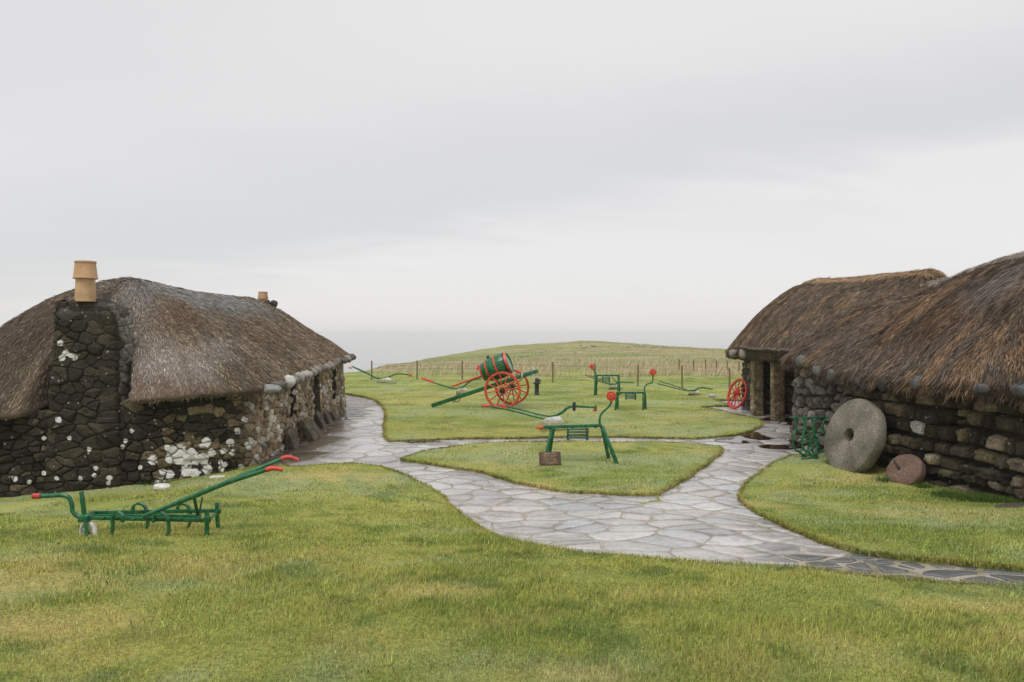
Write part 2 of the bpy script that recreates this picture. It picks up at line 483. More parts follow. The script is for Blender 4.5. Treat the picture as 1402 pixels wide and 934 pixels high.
    acc.add(V, np.array(Fq), C)
    # openings: reveals running back into the thickness of the wall
    for (a, b, z0, z1) in openings:
        for (s_, e_) in ((a, 1), (b, -1)):
            zz = np.linspace(z0, z1, 9)
            q0 = place(np.full(9, s_), zz, np.full(9, .03)); q1 = place(np.full(9, s_), zz, np.full(9, -.26))
            Vq = np.vstack([q0, q1]); i = np.arange(8); Fq = np.stack([i, i + 1, i + 10, i + 9], 1)
            Cq = np.zeros((18, 4)); Cq[:, :3] = (.10, .082, .06); acc.add(Vq, Fq, Cq)
        q = [place(np.array([s_]), np.array([z1]), np.array([d_]))[0] for (s_, d_) in ((a, .03), (b, .03), (b, -.26), (a, -.26))]
        Cq = np.zeros((4, 4)); Cq[:, :3] = (.10, .082, .06); acc.add(np.array(q), np.array([[0, 1, 2, 3]]), Cq)
    return place

def clip(poly, nx, ny, c):
    out = []
    for i in range(len(poly)):
        a = poly[i]; b = poly[(i + 1) % len(poly)]; da = a[0] * nx + a[1] * ny - c; db = b[0] * nx + b[1] * ny - c
        if da <= 0: out.append(a)
        if (da < 0 < db) or (db < 0 < da): t = da / (da - db); out.append((a[0] + (b[0] - a[0]) * t, a[1] + (b[1] - a[1]) * t))
    return out
def rubble(acc, place, pts, ss, L, ztop, zbot, colf, cw, ch, prot, seed, openings=(), where=None, gap=.006, big=.25, edge=-.03, lichf=None, fine=1):
    """uncoursed stones: irregular many-sided faces fitted together, each bulging out of the wall"""
    r = random.Random(seed); s2 = np.append(ss, L); zt = np.append(ztop, ztop[0]); px = np.append(pts[:, 0], pts[0, 0]); py = np.append(pts[:, 1], pts[0, 1])
    k_ = ch / cw; S = []
    z = zbot
    while z < ztop.max() + ch:
        s = 0
        while s < L - cw * .5:
            w = cw * r.uniform(.45, 1.7); S.append(((s + w * r.uniform(.2, .8)) * k_, z + r.uniform(-.48, .48) * ch)); s += w
        z += ch
    S = np.array(S); S = S[np.random.default_rng(seed).random(len(S)) > .12]
    wts = np.random.default_rng(seed + 1).normal(0, .035, len(S))
    for i in range(len(S)):
        x, y = S[i]; s = x / k_
        X_, Y_ = float(np.interp(s % L, s2, px)), float(np.interp(s % L, s2, py))
        if where and not where(X_, Y_): continue
        if y > float(np.interp(s % L, s2, zt)) + .03 or y < gz(X_, Y_) - .2: continue
        if any(o[0] - .02 < s < o[1] + .02 and o[2] < y < o[3] for o in openings): continue
        dd = np.hypot(S[:, 0] - x, S[:, 1] - y); nb = np.where((dd < ch * 3.2) & (dd > 1e-6))[0]
        q = ch * 1.5; poly = [(x - q, y - q), (x + q, y - q), (x + q, y + q), (x - q, y + q)]
        for j in nb[np.argsort(dd[nb])]:
            nx, ny = (S[j] - S[i]) / dd[j]; poly = clip(poly, nx, ny, (x + S[j][0]) / 2 * nx + (y + S[j][1]) / 2 * ny + (wts[i] - wts[j]) * ch * .5 - gap * r.uniform(.3, 1.6))
            if len(poly) < 3: break
        if len(poly) < 3: continue
        ring = []
        for a in range(len(poly)):
            p, q = poly[a], poly[(a + 1) % len(poly)]; Ls = math.hypot(q[0] - p[0], q[1] - p[1])
            if Ls < .004: continue
            n = max(2, min(5 * fine, int(Ls * fine / (ch * .28))))
            for t in range(n):
                f = (t + (.22 if t == 0 else 0)) / n; ring.append((p[0] + (q[0] - p[0]) * f, p[1] + (q[1] - p[1]) * f))
        if len(ring) < 5: continue
        rp = np.array(ring); rp[:, 0] /= k_; cen = rp.mean(0); m = len(rp)
        rp = rp + np.stack([(vnoise(rp[:, 0] * 12, rp[:, 1] * 12, 3) - .5) * .03, (vnoise(rp[:, 0] * 12, rp[:, 1] * 12, 4) - .5) * .03], 1)
        pr = r.uniform(*prot); tx, ty = r.uniform(-.25, .25), r.uniform(-.25, .25); V = []
        for sc, d in ((1.02, edge), (.97, pr * .25), (.90, pr * .72), (.72, pr * .98), (.50, pr * 1.03), (.25, pr * 1.05), (.0, pr * 1.05)):
            qq = cen + (rp - cen) * sc if sc > 0 else cen[None]
            dep = d + (pr * (tx * (qq[:, 0] - cen[0]) / cw + ty * (qq[:, 1] - cen[1]) / ch) * 1.6 + (fbm(qq[:, 0] * 14, qq[:, 1] * 14, seed, 3) - .5) * pr * 1.1) * (1 if d > 0 else 0)
            V.append(place(qq[:, 0], qq[:, 1], dep))
        V = np.vstack(V); a = np.arange(m); b = (a + 1) % m
        Fq = np.concatenate([np.stack([a + h * m, b + h * m, b + (h + 1) * m, a + (h + 1) * m], 1) for h in range(5)])
        C = np.zeros((len(V), 4)); C[:, :3] = colf(X_, Y_, y, r); n0 = acc.n
        if lichf is not None: C[:, 3] = lichf(V)
        acc.add(V, Fq, C); acc.F.append(np.stack([a + 5 * m, b + 5 * m, np.full(m, 6 * m)], 1) + n0)
def thatch(name, parent, pts, vals, ridge_a, ridge_b, basec, stripc, nstr, seed=3, lip=.26, patches=(), cap=True, sag=.06, capc=None, streak=(10, 2.2), swid=(.003, .0075), cutk=.35, lumps=.07, slen=(.12, .30), sden=.14, hang=(.07, .24), ejit=1.0):
    """vals columns: eave height, steepness exponent"""
    rg = np.random.default_rng(seed)
    m = len(pts); nrm = loop_normals(pts)
    A = np.array(ridge_a); B = np.array(ridge_b); d = B[:2] - A[:2]; L2 = d @ d
    tt = np.clip(((pts - A[:2]) @ d) / L2, 0, 1)
    inner = A[None, :2] + tt[:, None] * d[None]; zr = A[2] + tt * (B[2] - A[2]) - sag * np.sin(np.pi * tt)
    ze, pw = vals[:, 0], vals[:, 1]
    MM = 46
    seg = np.linalg.norm(np.roll(pts, -1, 0) - pts, axis=1); U = np.concatenate([[0], np.cumsum(seg)[:-1]])
    ts = np.linspace(0, 1, MM) ** 1.15
    def surf(i, t):
        """i fractional loop index array, t in 0..1"""
        i0 = np.floor(i).astype(int) % m; i1 = (i0 + 1) % m; f = (i - np.floor(i))
        def L_(a): return a[i0] * (1 - f) + a[i1] * f if a.ndim == 1 else a[i0] * (1 - f)[:, None] + a[i1] * f[:, None]
        o = L_(pts); q = L_(inner); e = L_(ze); zz = L_(zr); p = L_(pw); nn = L_(nrm); u = L_(U)
        xy = o * (1 - t)[:, None] + q * t[:, None]
        # rounded crest
        tc = np.where(t > .93, .93 + (t - .93) * (1 - .5 * (t - .93) / .07), t)
        z = e + (zz - e) * (1 - (1 - tc) ** p) / (1 - .035 ** p)
        lump = (fbm(u * .55, t * 3.0, seed, 3) - .5) * lumps * 2 + (fbm(u * 3.0, t * 5, seed + 1, 3) - .5) * .045 + (fbm(u * 11, t * 3.0, seed + 2, 2) - .5) * .03
        if cap: lump = lump + .045 * sst(.795, .81, t + (vnoise(u * 1.5, u * 0, 3) - .5) * .02)
        w = np.clip((1 - t) * 8, .25, 1)
        return np.stack([xy[:, 0] + nn[:, 0] * lump * .5 * w, xy[:, 1] + nn[:, 1] * lump * .5 * w, z + lump * .85], 1), u, nn
    def colour(u, t, P, bc, rr):
        s1 = fbm(u * streak[0] * .6, t * streak[1], seed + 5, 4); s2_ = fbm(u * .7, t * 2.5, seed + 6, 4); s3 = fbm(u * 3, t * 9, seed + 8, 3)
        a, b, c = [np.array(k) for k in bc]
        k1 = sst(.46, .66, s1 * .6 + s3 * .4)[:, None]; k2 = sst(.42, .64, s2_)[:, None]
        col = a * (1 - k2) + b * k2
        col = col * (1 - k1 * .75) + c * k1 * .75
        if capc is not None:
            kc = (sst(.795, .825, t + (vnoise(u * 1.5, u * 0, 3) - .5) * .02) * .92)[:, None]; col = col * (1 - kc) + np.array(capc) * kc
            ln = np.exp(-((t + (vnoise(u * 1.5, u * 0, 3) - .5) * .02 - .793) / .006) ** 2)[:, None]; col = col * (1 - .6 * ln)
        for (x_, y_, rx, ry, cc, am) in patches:
            g = np.exp(-(((P[:, 0] - x_) / rx) ** 2 + ((P[:, 1] - y_) / ry) ** 2) ** 1.5) * am
            g = (g * sst(.25, .6, fbm(u * 5, t * 12, seed + 9, 3) * .6 + g * .4))[:, None]; col = col * (1 - g) + np.array(cc) * g
        return col * rr[:, None]
    acc = Acc()
    I, T = np.meshgrid(np.arange(m, dtype=float), ts, indexing='ij'); I = I.reshape(-1); T = T.reshape(-1)
    P, u, nn = surf(I, T)
    P = P.reshape(m, MM, 3)
    # thick rounded eave rolled under to the wall
    edge = P[:, 0].copy(); jit = (fbm(U * 2.2, U * 0, seed + 12, 4) - .5) * .16 + (vnoise(U * 9, U * 0, seed + 13) - .5) * .05
    jit = jit * ejit
    def ring(inw, dz, k=1.0):
        q = edge.copy(); q[:, 0] -= nrm[:, 0] * inw; q[:, 1] -= nrm[:, 1] * inw; q[:, 2] += dz + jit * k; return q
    rings = [ring(.62, .12, 0), ring(.30, -lip * .72), ring(.10, -lip), ring(.0, -lip * .93), ring(-.035, -lip * .6), ring(-.03, -lip * .25, .5)]
    allr = np.concatenate([np.stack(rings, 1), P], 1); K = allr.shape[1]
    V = allr.reshape(-1, 3)
    tcol = np.concatenate([np.zeros(len(rings)), ts]); TT = np.tile(tcol, m); UU = np.repeat(U, K)
    C = colour(UU, TT, V, basec, np.full(len(V), .62))
    i = np.arange(m); j = (i + 1) % m
    Fq = np.concatenate([np.stack([i * K + k, j * K + k, j * K + k + 1, i * K + k + 1], 1) for k in range(K - 1)])
    C4 = np.zeros((len(V), 4)); C4[:, :3] = C; acc.add(V, Fq, C4)
    # individual straws lying down the slope
    n = nstr; t = rg.random(n) ** 1.0 * .985; ii = rg.random(n) * m
    keep = rg.random(n) < (1.02 - t * .75); t, ii = t[keep], ii[keep]; n = len(t)
    P0, u0, n0 = surf(ii, t); P1, _, _ = surf(ii, np.maximum(t - .03, 0)); P2, _, _ = surf(np.mod(ii + .4, m), t)
    down = P0 - P1; flat = np.linalg.norm(down, axis=1) < 1e-3; down[flat] = np.array([0, 0, 1]); down = -down / np.linalg.norm(down, axis=1)[:, None]
    side = P2 - P0; side /= np.linalg.norm(side, axis=1)[:, None] + 1e-9
    nor = np.cross(side, -down); nor /= np.linalg.norm(nor, axis=1)[:, None] + 1e-9
    nor *= np.sign(nor[:, 2:3] + 1e-6)
    sk = (fbm(u0 * 1.3, t * 6, seed + 20, 3) - .5)[:, None] * 1.5
    dirv = down + side * (rg.normal(0, sden, (n, 1)) + sk * cutk) + nor * rg.uniform(.0, .10, (n, 1)); dirv /= np.linalg.norm(dirv, axis=1)[:, None]
    ln = rg.uniform(slen[0], slen[1], (n, 1)); wd = rg.uniform(swid[0], swid[1], (n, 1))
    sd = np.cross(dirv, nor); sd /= np.linalg.norm(sd, axis=1)[:, None] + 1e-9
    tw = rg.normal(0, .5, (n, 1)); sd = sd * np.cos(tw) + nor * np.sin(tw)
    b0 = P0 + nor * rg.uniform(.0, .02, (n, 1)); tip = b0 + dirv * ln
    Vs = np.stack([b0 - sd * wd, b0 + sd * wd, tip + sd * wd * .35, tip - sd * wd * .35], 1).reshape(-1, 3)
    cs = colour(u0, t, P0, stripc, rg.lognormal(-.05, .36, n)); C4 = np.zeros((4 * n, 4)); C4[:, :3] = np.repeat(cs, 4, 0)
    acc.add(Vs, np.arange(4 * n).reshape(-1, 4), C4)
    # ragged ends hanging at the eave
    n = int(nstr * .12); ii = rg.random(n) * m; t = rg.random(n) * .03
    P0, u0, n0 = surf(ii, t); P0[:, 2] -= rg.random(n) * lip * .9; P0[:, :2] += n0 * .02
    dirv = np.concatenate([n0 * rg.uniform(-.1, .75, (n, 1)), np.full((n, 1), -1.0)], 1) + rg.normal(0, .22, (n, 3)); dirv /= np.linalg.norm(dirv, axis=1)[:, None]
    ln = rg.uniform(hang[0], hang[1], (n, 1)); wd = rg.uniform(swid[0], swid[1], (n, 1)); sd = np.cross(dirv, rg.normal(0, 1, (n, 3))); sd /= np.linalg.norm(sd, axis=1)[:, None]
    tip = P0 + dirv * ln
    Vs = np.stack([P0 - sd * wd, P0 + sd * wd, tip + sd * wd * .3, tip - sd * wd * .3], 1).reshape(-1, 3)
    cs = colour(u0, t, P0, stripc, rg.lognormal(-.15, .36, n)); C4 = np.zeros((4 * n, 4)); C4[:, :3] = np.repeat(cs, 4, 0)
    acc.add(Vs, np.arange(4 * n).reshape(-1, 4), C4)
    o = acc.build(name, M['thatch'], parent, True)
    def eave(px, up=0.0):
        """point of the eave seen near a picture column on the camera's side"""
        pr = CX + pts[:, 0] / pts[:, 1] * F
        face = (nrm[:, 0] * pts[:, 0] + nrm[:, 1] * pts[:, 1]) < 0
        k = int(np.argmin(np.abs(pr - px) + np.where(face, 0, 1e6)))
        return Vector((pts[k, 0], pts[k, 1], ze[k] + up)), Vector((nrm[k, 0], nrm[k, 1], 0))
    return o, eave
def offset_loop(pts, d): return pts + loop_normals(pts) * d

# ---- cottage on the left
lc = [(-4.8, 13.0), (-5.42, 23.9), (-10.6, 23.6), (-9.9, 11.75)]
lv = [(.70, 1.25), (.98, 1.2), (.5, 1.5), (.34, 2.0)]
lp, lval, lss, lL = loop_from(lc, [.75, .6, .9, .9], lv)
left_house = thing('thatched_cottage', (-7.5, 17.5, gz(-7.5, 17.5)), 'stone cottage with terracotta chimney pots and a smooth grey brown thatch', 'cottage')
LICH = [(238, 621, 9), (246, 617, 8), (252, 628, 9), (262, 621, 7), (233, 628, 6), (243, 630, 6), (268, 630, 6), (278, 628, 7), (290, 620, 5), (283, 606, 6), (255, 645, 7), (267, 648, 6),
        (229, 613, 4), (209, 630, 6), (232, 650, 6), (222, 646, 4), (284, 643, 6), (302, 633, 3), (308, 636, 3), (303, 642, 4), (315, 606, 5), (306, 618, 4), (198, 546, 5), (212, 546, 5), (220, 664, 8), (318, 620, 4),
        (82, 470, 4), (90, 483, 4), (102, 489, 4), (97, 487, 3), (85, 490, 4), (80, 575, 4), (172, 604, 3), (168, 612, 3), (150, 655, 4), (148, 662, 3), (78, 655, 3), (60, 648, 3), (131, 641, 3), (129, 651, 3), (330, 640, 4), (276, 610, 3), (40, 660, 3), (20, 655, 4), (110, 655, 3), (95, 600, 3), (122, 615, 3), (60, 600, 3), (180, 590, 3), (192, 640, 3), (325, 590, 4), (340, 610, 5), (335, 575, 4)]
def lich_left(V):
    px = CX + V[:, 0] / V[:, 1] * F; py = HY + (EYE - V[:, 2]) / V[:, 1] * F
    f = np.zeros(len(V))
    for (a, b, r_) in LICH: f = np.maximum(f, np.clip(1.5 - np.hypot(px - a, py - b) / (r_ * 1.3), 0, 1) ** .6)
    f[(V[:, 1] > 14.3) | (V[:, 0] < -9.5)] = 0
    return f * .62
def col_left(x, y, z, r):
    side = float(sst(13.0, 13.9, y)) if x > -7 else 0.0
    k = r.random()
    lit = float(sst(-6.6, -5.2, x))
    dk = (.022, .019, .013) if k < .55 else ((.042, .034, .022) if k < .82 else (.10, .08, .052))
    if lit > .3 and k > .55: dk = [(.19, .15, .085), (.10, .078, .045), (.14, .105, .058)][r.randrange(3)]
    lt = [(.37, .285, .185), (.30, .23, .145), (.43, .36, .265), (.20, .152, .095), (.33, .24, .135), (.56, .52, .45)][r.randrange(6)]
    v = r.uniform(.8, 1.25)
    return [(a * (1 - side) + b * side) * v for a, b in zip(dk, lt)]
# two window recesses and a door recess on the long side (positions run along the outline)
def s_at(pts, ss, y, side=1):
    k = [i for i in range(len(pts)) if (pts[i, 0] > -8) == (side > 0)]
    return float(ss[min(k, key=lambda i: abs(pts[i, 1] - y))])
lop = [(s_at(lp, lss, 16.35), s_at(lp, lss, 16.95), -.22, .63), (s_at(lp, lss, 18.9), s_at(lp, lss, 19.6), -1.0, .72), (s_at(lp, lss, 21.5), s_at(lp, lss, 22.05), -.3, .80)]
acc = Acc()
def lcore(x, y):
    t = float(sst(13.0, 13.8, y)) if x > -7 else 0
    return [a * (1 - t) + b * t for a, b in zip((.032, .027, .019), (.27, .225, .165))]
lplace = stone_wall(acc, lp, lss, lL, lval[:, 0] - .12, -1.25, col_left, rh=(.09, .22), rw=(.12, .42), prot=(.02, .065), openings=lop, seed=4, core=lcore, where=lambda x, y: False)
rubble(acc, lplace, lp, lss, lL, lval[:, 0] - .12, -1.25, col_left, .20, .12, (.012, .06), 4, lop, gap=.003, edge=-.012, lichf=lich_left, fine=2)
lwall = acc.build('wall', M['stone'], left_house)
def recess_panel(place, o, name, house, mat, slats=5):
    a = Vector(place(np.array([o[0] - .05]), np.array([0.0]), np.array([-.20]))[0]); b = Vector(place(np.array([o[1] + .05]), np.array([0.0]), np.array([-.20]))[0])
    mb = MB(); c = (a + b) / 2; w = (b - a).length; d = (b - a).normalized(); n_ = Vector((d.y, -d.x, 0)); rot = Matrix((d, n_, Vector((0, 0, 1)))).transposed()
    for k in range(slats):
        x = -w / 2 + w * (k + .5) / slats
        mb.box(Vector((c.x, c.y, (o[2] + o[3]) / 2)) + d * x, (w / slats - .008, .04, o[3] - o[2]), rot, .006)
    p_ = mb.build(name, mat, house)
    return p_, c, d, n_, w
for o, nm in zip(lop, ('window', 'door', 'window')):
    if nm == 'door':
        p_, c, d, n_, w = recess_panel(lplace, o, 'door', left_house, M['timber'])
        mb = MB(); mb.tube([Vector((c.x, c.y, -.1)) + d * w * .35 + n_ * .03, Vector((c.x, c.y, -.1)) + d * w * .35 + n_ * .07, Vector((c.x, c.y, .05)) + d * w * .35 + n_ * .07, Vector((c.x, c.y, .05)) + d * w * .35 + n_ * .03], .01)
        mb.build('handle', M['iron'], p_)
    else:
        g = newmat('dark_glass')[0] if 'dark_glass' not in bpy.data.materials else bpy.data.materials['dark_glass']
        g.node_tree.nodes['Principled BSDF'].inputs['Base Color'].default_value = (.02, .024, .026, 1); g.node_tree.nodes['Principled BSDF'].inputs['Roughness'].default_value = .08
        p_, c, d, n_, w = recess_panel(lplace, o, 'window', left_house, g, 1)
        mb = MB(); zc = (o[2] + o[3]) / 2; rot = Matrix((d, n_, Vector((0, 0, 1)))).transposed(); c0 = Vector((c.x, c.y, zc)) + n_ * .035
        for x in (-w / 2 + .05, 0, w / 2 - .05): mb.box(c0 + d * x, (.045, .03, o[3] - o[2] - .02), rot, .004)
        for z in (-.28, 0, .28): mb.box(c0 + Vector((0, 0, z)), (w - .15, .026, .04), rot, .004)
        mb.build('frame', M['timber'], p_)

gr = [(0.1248, 0.098, 0.0706), (0.1539, 0.1254, 0.0936), (0.208, 0.1607, 0.1116)]
gs = [(0.1857, 0.1415, 0.1013), (0.2371, 0.1951, 0.1491), (0.332, 0.2532, 0.171)]
lpo = offset_loop(lp, .20)
g_i = (lpo[:, 1] < 13.2) & (lpo[:, 0] < -5.2)
nt_ = np.where(g_i, sst(-8.12, -7.78, lpo[:, 0]) * (1 - sst(-6.80, -6.42, lpo[:, 0])), 0)
lpo[:, 1] += nt_ * .80
lval[:, 0] += nt_ * .16
P_ = at
lroof, leave = thatch('roof', left_house, lpo, lval, (-7.75, 15.1, 2.80), (-7.95, 22.0, 2.74), gr, gs, 150000, 21, lip=.13, sag=.04, cap=False, cutk=.25, swid=(.0035, .007), slen=(.04, .11), sden=.30, hang=(.02, .09), ejit=.5,
    patches=[(-9.6, 13.2, 1.7, 2.4, (.105, .08, .066), .9), (-6.15, 12.9, .75, .55, (.38, .335, .305), .8), (-5.5, 13.6, .35, .9, (.33, .30, .27), .7), (-6.0, 12.6, .9, .3, (.15, .085, .05), .6), (-7.3, 17.5, .75, 5.0, (.27, .275, .275), .85), (-6.6, 14.2, .7, .8, (.16, .095, .055), .5)])  # blue-grey patch along the ridge: a sheen painted into the straw colour
# chimney stack on the near gable
ch_c = [(-6.74, 12.46), (-6.74, 13.2), (-7.76, 12.92), (-7.78, 12.20)]
cp, cv, css, cL = loop_from(ch_c, [.06] * 4, [(2.10,), (2.10,), (2.10,), (2.10,)], .04)
acc = Acc()
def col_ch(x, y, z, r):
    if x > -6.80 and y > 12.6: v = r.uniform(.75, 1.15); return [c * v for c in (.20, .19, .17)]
    k = r.random(); b = (.034, .030, .019) if k < .75 else (.065, .052, .034)
    v = r.uniform(.75, 1.25); return [c * v for c in b]
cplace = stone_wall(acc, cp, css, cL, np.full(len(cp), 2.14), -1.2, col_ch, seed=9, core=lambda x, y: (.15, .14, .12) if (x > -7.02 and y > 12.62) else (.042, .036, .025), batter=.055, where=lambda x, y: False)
rubble(acc, cplace, cp, css, cL, np.full(len(cp), 2.0), -1.2, col_ch, .21, .14, (.010, .045), 9, gap=.001, edge=-.006, lichf=lich_left, fine=2)
chim = acc.build('chimney', M['stone'], lroof)
acc = Acc()   # sloping mortar cap
q = [(-.0, 2.10), (.0, 2.13), (.24, 2.25), (.30, 2.27)]
V = []; mid = cp.mean(0)
for (inw, z) in [(.10, 1.93), (.055, 2.02), (.13, 2.13), (.40, 2.27)]:
    d_ = mid - cp; ln_ = np.linalg.norm(d_, axis=1)[:, None]
    w_ = cp + d_ / ln_ * np.minimum(inw + .06, ln_ * .8); V.append(np.column_stack([w_, np.full(len(cp), z) + (fbm(cp[:, 0] * 3, cp[:, 1] * 3 + z * 5, 3) - .5) * .04]))
V = np.array(V); k = len(cp)
flat = V.reshape(-1, 3); idx = []
for a in range(3):
    for b in range(k): idx.append((a * k + b, a * k + (b + 1) % k, (a + 1) * k + (b + 1) % k, (a + 1) * k + b))
C4 = np.zeros((len(flat), 4)); C4[:, :3] = (.085, .075, .062); acc.add(flat, np.array(idx), C4)
mdv = np.vstack([V[3], [[mid[0], mid[1], 2.29]]]); tri = np.array([(b, (b + 1) % k, k) for b in range(k)]); C4 = np.zeros((k + 1, 4)); C4[:, :3] = (.085, .075, .062); acc.add(mdv, tri, C4)
# the cap belongs to the stack
cap_o = acc.build('mortar_cap', M['stone'], chim)
def pot(parent, c, s=1.0, low=True):
    mb = MB(); T = Matrix.Translation(c) @ Matrix.Diagonal((s, s, s, 1))
    if low: prof = [(.168, -.04), (.170, .02), (.155, .36), (.155, .365), (.196, .365), (.203, .38), (.196, .395), (.166, .645), (.176, .65), (.176, .68), (.158, .685), (.140, .68), (.13, .5)]
    else: prof = [(.15, -.1), (.15, .08), (.195, .09), (.20, .11), (.165, .34), (.175, .345), (.175, .375), (.155, .38), (.135, .37), (.13, .25)]
    mb.lathe(prof, T, 40); return mb.build('chimney_pot', M['clay'], parent)
pot(chim, (at(117, 410, 12.55)), .96)
pc = at(360, 412.5, 23.2)
cq = [(pc.x + .35, pc.y - .3), (pc.x + .35, pc.y + .35), (pc.x - .35, pc.y + .35), (pc.x - .35, pc.y - .3)]
fp_, fv_, fs_, fL_ = loop_from(cq, [.05] * 4, [(0,)] * 4, .05)
acc = Acc(); stone_wall(acc, fp_, fs_, fL_, np.full(len(fp_), pc.z - .06), .6, col_ch, rh=(.14, .25), rw=(.2, .4), seed=14, batter=0)
mb = MB()
far_ch = acc.build('chimney', M['stone'], lroof)
mb.box((pc.x, pc.y + .02, pc.z - .07), (.62, .58, .08), None, .02); mb.build('mortar_cap', M['slate'], far_ch)
pot(far_ch, pc + Vector((0, 0, -.01)), .82, False)

# ---- long cottage on the right, nearest
bc = [(13.3, 9.2), (12.6, 17.9), (6.25, 17.0), (6.72, 12.9), (7.45, 8.4)]
bv = [(1.0, 1.5), (1.1, 1.8), (1.13, 1.85), (.90, 1.55), (1.02, 1.7)]
bp, bval, bss, bL = loop_from(bc, [1.2, 1.2, 1.25, .5, 1.2], bv)
near_house = thing('thatched_cottage', (9.8, 13, gz(9.8, 13)), 'low stone cottage with shaggy dark thatch, the big millstone leaning on its wall', 'cottage')
def col_b(x, y, z, r):
    corner = float(sst(13.6, 15.0, y)); k = r.random()
    if abs(CX + x / y * F - 1252) < 9 and abs(HY + (EYE - z) / y * F - 583) < 9: return (.62, .61, .59)
    d = [(.065, .05, .031), (.048, .04, .027), (.135, .108, .062), (.026, .022, .016), (.21, .172, .118), (.052, .042, .028)][r.randrange(6)]
    g_ = [(.15, .14, .122), (.10, .092, .078), (.19, .172, .148), (.13, .108, .085), (.24, .22, .195)][r.randrange(5)]
    v = r.uniform(.75, 1.3)
    return [(a * (1 - corner) + b * corner) * v for a, b in zip(d, g_)]
acc = Acc()
bplace = stone_wall(acc, bp, bss, bL, bval[:, 0] - .12, -1.25, col_b, rh=(.15, .28), rw=(.17, .50), prot=(.04, .13), seed=31, where=lambda x, y: y < 13.9 and x < 9, core=(.014, .012, .009), gap=.014, round_=(.10, .6), back=.04, blk=(5, 16), lichf=lambda V: np.zeros(len(V)),
           resf=lambda x, y: (10, 8) if x < 8 else (5, 4))
rubble(acc, bplace, bp, bss, bL, bval[:, 0] - .12, -1.25, col_b, .25, .20, (.08, .17), 33, where=lambda x, y: not (y < 13.9 and x < 9), gap=.018, edge=-.06)
acc.build('wall', M['stone'], near_house)
dr = [(0.0527, 0.0374, 0.0281), (0.085, 0.0612, 0.0459), (0.1445, 0.0935, 0.0561)]
ds_ = [(0.084, 0.0616, 0.0464), (0.14, 0.108, 0.0856), (0.256, 0.164, 0.096)]
bpo = offset_loop(bp, .30)
broof, beave = thatch('roof', near_house, bpo, bval, (9.62, 12.2, 3.20), (9.36, 15.1, 2.74), dr, ds_, 190000, 41, lip=.22, sag=-.16, capc=(.33, .285, .25), cutk=.9, lumps=.10, swid=(.0032, .0075), slen=(.06, .19), sden=.26, hang=(.06, .2),
    patches=[(8.2, 12.2, .7, .9, (.22, .195, .18), .6), (7.5, 12.6, .5, .8, (.19, .11, .06), .5)])

# ---- cottage further off on the right, with the pillared recess
ac = [(12.1, 17.4), (12.2, 25.2), (7.86, 25.0), (7.52, 22.45), (8.5, 22.4), (8.5, 18.2), (7.5, 18.1), (7.45, 17.2)]
ap, aval, ass_, aL = loop_from(ac, [.6, .8, .5, .06, .05, .05, .06, .3], [(1.0, 1.7)] * 8)
far_house = thing('thatched_cottage', (9.8, 21, gz(9.8, 21)), 'cottage with two stone pillars before a dark recess, red wheel leaning on it', 'cottage')
def col_a(x, y, z, r):
    d = [(.10, .085, .06), (.07, .06, .045), (.15, .125, .09), (.055, .048, .036)][r.randrange(4)]
    if 17.9 < y < 22.4 and x > 7.7: d = [(.075, .052, .034), (.05, .036, .024)][r.randrange(2)]  # recess stones get darker colours: the shadow in there is painted in
    v = r.uniform(.75, 1.3); return [c * v for c in d]
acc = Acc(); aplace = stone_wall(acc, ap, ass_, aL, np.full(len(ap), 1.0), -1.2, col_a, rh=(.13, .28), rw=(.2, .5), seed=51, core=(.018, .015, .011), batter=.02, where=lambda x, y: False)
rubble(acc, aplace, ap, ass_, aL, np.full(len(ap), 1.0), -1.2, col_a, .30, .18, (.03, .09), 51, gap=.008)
acc.build('wall', M['stone'], far_house)
for (x, y) in ((7.43, 22.15), (7.56, 20.8)):
    sq = [(x + .15, y - .15), (x + .15, y + .15), (x - .15, y + .15), (x - .15, y - .15)]
    p_, v_, s_, l_ = loop_from(sq, [.03] * 4, [(0,)] * 4, .03); acc = Acc()
    pl_ = stone_wall(acc, p_, s_, l_, np.full(len(p_), 1.06), -1.0, None, core=(.17, .135, .085), batter=0, where=lambda x, y: False)
    rubble(acc, pl_, p_, s_, l_, np.full(len(p_), 1.0), -1.0, lambda x, y, z, r: [(.24, .185, .11), (.31, .245, .155), (.17, .135, .09), (.27, .20, .115)][r.randrange(4)], .15, .10, (.006, .022), int(y * 7), gap=.002, edge=-.004)
    acc.build('pillar', M['stone'], far_house)
dmb = MB()
for k in range(5): dmb.box((8.47, 20.95 + k * .17, -.02), (.05, .16, 1.7), None, .006)
dd = dmb.build('door', M['timber'], far_house)
hb = MB(); hb.tube([(8.44, 21.1, .05), (8.40, 21.1, .05), (8.40, 21.1, .2), (8.44, 21.1, .2)], .01); hb.build('handle', M['iron'], dd)
aoc = [(12.35, 17.0), (12.45, 25.6), (7.3, 25.4), (7.15, 22.4), (7.2, 18.0), (7.3, 16.9)]
aop, aoval, _, _ = loop_from(aoc, [1.0, 1.1, .8, .3, .3, .8], [(1.05, 1.7), (1.1, 1.7), (1.1, 1.75), (1.13, 1.6), (1.18, 1.5), (1.15, 1.5)])
mr = [(0.0765, 0.0578, 0.0425), (0.102, 0.079, 0.0595), (0.1615, 0.1148, 0.0723)]; ms_ = [(0.1232, 0.0935, 0.0706), (0.1615, 0.1258, 0.0978), (0.2805, 0.187, 0.1105)]
aroof, aeave = thatch('roof', far_house, aop, aoval, (9.95, 17.6, 3.17), (9.7, 22.7, 3.32), mr, ms_, 90000, 61, lip=.24, sag=.03, capc=(.36, .25, .155), cutk=.5, lumps=.08, swid=(.0035, .008), slen=(.06, .18), sden=.26, hang=(.04, .12))
